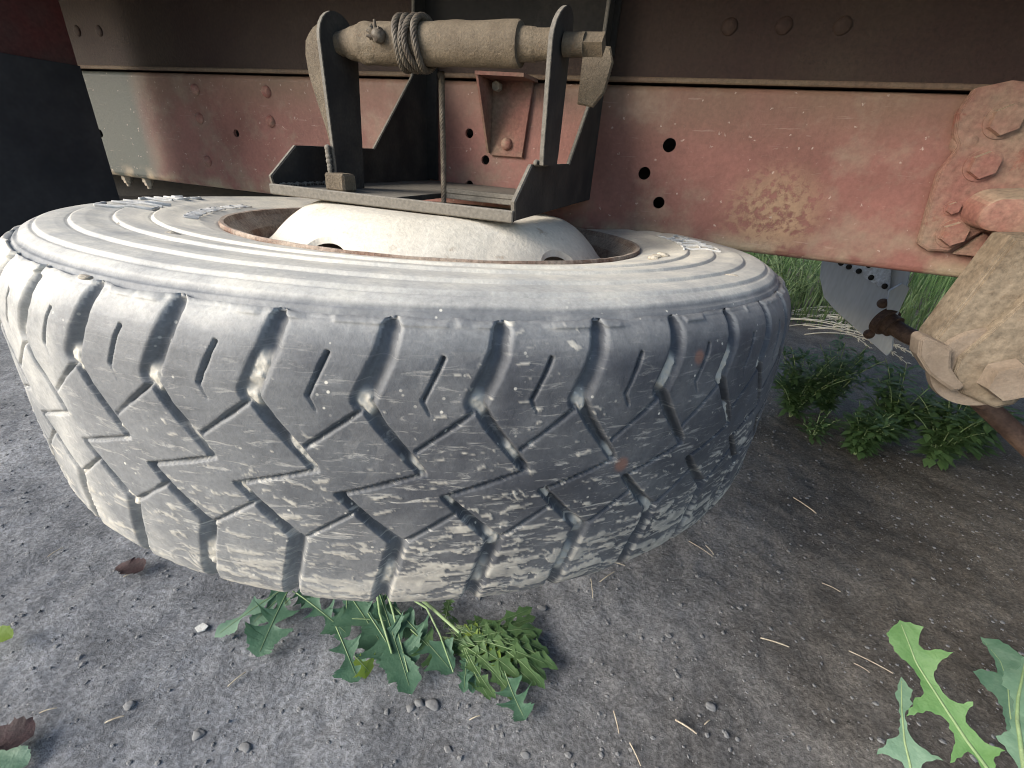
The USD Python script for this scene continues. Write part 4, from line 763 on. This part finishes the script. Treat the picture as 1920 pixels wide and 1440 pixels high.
herb('weed', 'taller weed reaching up to the bottom of the blue grey mud flap', 1.06, 1.22, .32, 20, 102, ll=.05, density=40)
herb('weed', 'dark weed in shade left of the big bolt lug', 1.22, 1.06, .30, 20, 103, ll=.055, lw=.33, density=40)
herb('weed', 'low dark weed below the caked lug at the right edge', 1.34, .98, .28, 20, 104, ll=.06, lw=.33, density=36)
herb('weed', 'low sprawling weed in front of the darker weeds under the frame', 1.10, .92, .18, 18, 105, ll=.05, lw=.33, density=34)
herb('weed', 'small sprawling weed nearest the tyre among the weeds under the frame', .98, .98, .12, 7, 106, ll=.045)
herb('weed', 'weed in deep shade under the track rod at the right edge', 1.52, 1.15, .22, 10, 107, ll=.07, lw=.4)
# beyond the truck: herbs and tall grass before a grey wall
GRP = 'pale green weeds growing beyond the truck'
for k, (x, y, h) in enumerate([(1.12, 2.9, .42), (1.26, 3.05, .5), (1.42, 3.15, .45), (1.05, 3.3, .5), (1.62, 3.0, .35), (1.5, 3.5, .55), (1.22, 3.7, .6), (1.85, 3.4, .5), (1.02, 2.55, .22), (.94, 2.2, .16)]):
    herb('meadow_weed', 'pale green leafy weed standing beyond the truck by the gap', x, y, h, 12, 200 + k, mat='leaf_grass', ll=.05, group=GRP, spread=.45, density=22)
def blades(n, x0, x1, y0, y1, h0, h1, seed, w=.006):
    rg = np.random.RandomState(seed); V, F = [], []
    for k in range(n):
        x, y = rg.uniform(x0, x1), rg.uniform(y0, y1); h = rg.uniform(h0, h1); a = rg.uniform(0, 2 * PI); b = np.array([x, y, GZ - .01]); l = np.array([math.cos(a), math.sin(a), 0]); s = np.array([-l[1], l[0], 0]) * w * rg.uniform(.6, 1.3)
        be = rg.uniform(.1, .6) * h; c = [b, b + l * be * .15 + UPV * h * .5, b + l * be * .55 + UPV * h * .85, b + l * be + UPV * h * .95]; i = len(V)
        V += [c[0] - s, c[0] + s, c[1] - s * .9, c[1] + s * .9, c[2] - s * .6, c[2] + s * .6, c[3]]; F += [(i, i + 1, i + 3), (i, i + 3, i + 2), (i + 2, i + 3, i + 5), (i + 2, i + 5, i + 4), (i + 4, i + 5, i + 6)]
    return trimesh.Trimesh(np.array(V), np.array(F), process=False)
tag(obj('tall_grass', blades(3200, -.5, 4.5, 3.4, 5.4, .3, .7, 1, .0045), M['leaf_herb'], smooth=False), 'tall dark green grass growing in front of the grey wall', 'grass', kind='stuff')
tag(obj('short_grass', blades(3600, -.5, 4.5, 2.55, 3.6, .05, .26, 2, .004), M['leaf_grass'], smooth=False), 'short pale green grass at the foot of the tall grass', 'grass', kind='stuff')
rg = np.random.RandomState(77)
for k in range(16):                                            # bleached dry stalks lying in the gap
    p0 = at(rg.uniform(1455, 1520), rg.uniform(575, 640), 2, GZ + .02); ln = rg.uniform(.35, .62); a = rg.uniform(-.55, .45)
    p2 = p0 + np.array([math.cos(a) * ln, math.sin(a) * ln, rg.uniform(-.01, .02)]); p1 = (p0 + p2) / 2 + UPV * rg.uniform(.05, .14)
    c = bez(p0, p1, p2, 14); ms = [tube(c, np.linspace(.0035, .002, 14), 5)]
    for j in range(7, 14):
        for s in (-1, 1):
            d = (c[j] - c[j - 1]) / np.linalg.norm(c[j] - c[j - 1]); e = c[j] + d * .02 + np.array([0, 0, s * .008]) + rg.randn(3) * .004; ms.append(tube([c[j], (c[j] + e) / 2 + [0, 0, s * .003], e], [.0018, .0026, .0008], 5))
    tag(obj('dry_stalk', cat(ms), M['drygrass'], smooth=True), 'bleached dry grass stalk lying between the tyre and the far mud flap', 'dry grass', 'dry stalks in the gap right of the tyre')

# grey wall at the back of the yard
wall = thing('concrete_wall', 'grey concrete panel wall behind the grass', 'wall')
for k in range(8): 
    x = -6 + k * 2.02; obj('wall_panel', box(x, x + 2.0, 6.0, 6.08, GZ - .05, GZ + 2.0, .01), M['concrete'], wall); obj('post', box(x - .08, x + .08, 5.93, 6.14, GZ - .05, GZ + 2.08, .01), M['concrete'], wall)

# ------------------------------------------------------------------ litter on the ground
rg = np.random.RandomState(9)
ico = trimesh.creation.icosphere(1, 1.0); ic0 = trimesh.creation.icosphere(0, 1.0)
def stone(r, seed, flat=.6, src=None):
    rs = np.random.RandomState(seed); s = (src or ico).copy(); s.vertices = s.vertices * (1 + .28 * (meshkit.noise(s.vertices * 1.7 + rs.uniform(0, 99), seed)[:, None] - .5) * 2) * [rs.uniform(.8, 1.35), rs.uniform(.7, 1.1), flat]; s.apply_transform(trimesh.transformations.rotation_matrix(rs.uniform(0, 6.28), [0, 0, 1])); s.vertices *= r; return s
protos = [stone(1.0, k, .5 + .05 * (k % 5), ic0) for k in range(24)]; ico = ic0
n = 17000; xs = rg.uniform(-1.9, 1.7, n); ys = rg.uniform(-.85, 1.3, n) ; zs = ground_z(xs, ys); rad = .0010 + .0042 * rg.uniform(0, 1, n) ** 5
V = np.concatenate([protos[k % 24].vertices * rad[k] + [xs[k], ys[k], zs[k] + rad[k] * .1] for k in range(n)]); nf = len(ico.vertices)
F = np.concatenate([ico.faces + k * nf for k in range(n)])
tag(obj('gravel', (V, F), M['stone'], smooth=False), 'fine loose grit scattered over the bare ground', 'gravel', kind='stuff')
peb = [(372, 1378, .0085, 'grey angular pebble left of the weeds near the lower edge'), (770, 1328, .007, 'pale pebble just below the broad leaved weed'), (786, 1319, .0075, 'pale oval pebble beside a larger brown one below the weeds'), (812, 1322, .0105, 'largest rounded brown pebble below the weeds'),
       (840, 1405, .007, 'small white pebble near the bottom edge below the weeds'), (1333, 1322, .0085, 'grey pebble alone on the bare ground right of the weeds'), (1018, 1135, .009, 'pale crumbly stone on the ground right of the tyre bottom'), (1015, 1190, .006, 'white pebble at the tip of the dense dark weed'),
       (380, 1181, .008, None), (245, 1325, .008, 'small dark stone on the ground at the lower left'), (460, 1400, .008, 'rounded grey stone at the bottom edge left of centre'), (1255, 1190, .006, 'tiny white pebble on the ground under the right half of the tyre'), (985, 1415, .006, 'small pale pebble at the bottom edge under the weed tip')]
for k, (a, b, r, lab) in enumerate(peb):
    p = at(a, b, 2, GZ); z_ = gz(p[0], p[1]); s = trimesh.creation.icosphere(2, 1.0); s.vertices = s.vertices * (1 + .75 * (meshkit.noise(s.vertices * 1.2 + k * 7, k)[:, None] - .5) + .25 * (meshkit.noise(s.vertices * 3 + k, k)[:, None] - .5)) * [1.2, .9, .5] * r * .9; s.apply_translation([p[0], p[1], z_ + r * .12])
    if lab is None: tag(obj('plastic_chip', plate(affinity.translate(Polygon([(-.011, -.006), (.003, -.010), (.011, -.002), (.009, .007), (-.006, .008)]), p[0], p[1]), 2, z_ + .004, z_ + .0065, .0005), M['paper']), 'flat white chip lying on the ground left of the weeds', 'chip')
    else: tag(obj('pebble', s, M['stone'], smooth=True), lab, 'pebble')
straws = [((1425, 1198), (1478, 1215), .0016), ((1590, 1222), (1672, 1265), .0009), ((428, 1290), (462, 1264), .0014), ((200, 1360), (236, 1348), .0014), ((1290, 1018), (1336, 1045), .0008), ((1322, 1025), (1338, 1042), .0008), ((1108, 1085), (1112, 1120), .0009), ((1125, 1090), (1152, 1072), .0014), ((1140, 1054), (1172, 1060), .001),
          ((1485, 938), (1528, 968), .0016), ((1150, 1335), (1160, 1378), .0011), ((1265, 1352), (1305, 1378), .0016), ((92, 1050), (120, 1032), .001), ((235, 1090), (262, 1078), .0012), ((1180, 1395), (1200, 1440), .001), ((1600, 1245), (1630, 1262), .0008), ((80, 1345), (112, 1335), .001), ((1540, 1095), (1575, 1110), .0009), ((1320, 1360), (1330, 1352), .001), ((880, 1352), (900, 1345), .001)]
for k, (a, b, r) in enumerate(straws):
    p0, p1 = at(*a, 2, GZ), at(*b, 2, GZ); p0[2], p1[2] = gz(p0[0], p0[1]) + .004, gz(p1[0], p1[1]) + .005; md = (p0 + p1) / 2 + [0, 0, .004]
    tag(obj('straw', tube(bez(p0, md, p1, 6), r, 6), M['straw'], smooth=True), 'thin pale piece of straw lying on the bare ground', 'straw', 'straw bits strewn on the ground')
def dead_leaf(label, a, b, w, h, seed, mat, ang=0, up=.012):
    p = at(a, b, 2, GZ); z_ = gz(p[0], p[1]) + up; d = np.array([math.cos(ang), math.sin(ang), 0]) * h / 2
    bl, c, Nn = leaf_mesh(np.array([p[0], p[1], z_]) - d, np.array([p[0], p[1], z_]) + d, w, UPV, arch=.12, lobes=2, seed=seed, depth=.15, fold=.3, n=40, petiole=.02)
    tag(obj('fallen_leaf', bl, mat, smooth=True), label, 'leaf')
dead_leaf('dark brown curled dead leaf on the ground left of the tyre bottom', 248, 1078, .05, .06, 1, M['deadleaf'], .3)
dead_leaf('reddish brown dead leaf in the lower left corner', 22, 1400, .05, .075, 2, M['deadleaf'], .5, .02)
dead_leaf('bright green leaf tip at the left edge above the lower corner', 2, 1222, .035, .07, 3, M['leaf_yellow'], .4, .03)
dead_leaf('pale grey green leaf cut off by the lower left corner', 15, 1432, .04, .08, 4, M['leaf_grey'], .2, .01)
dead_leaf('small reddish dead leaf caught in the weeds under the tyre edge', 680, 1128, .02, .03, 5, M['deadleaf'], .1, .06)
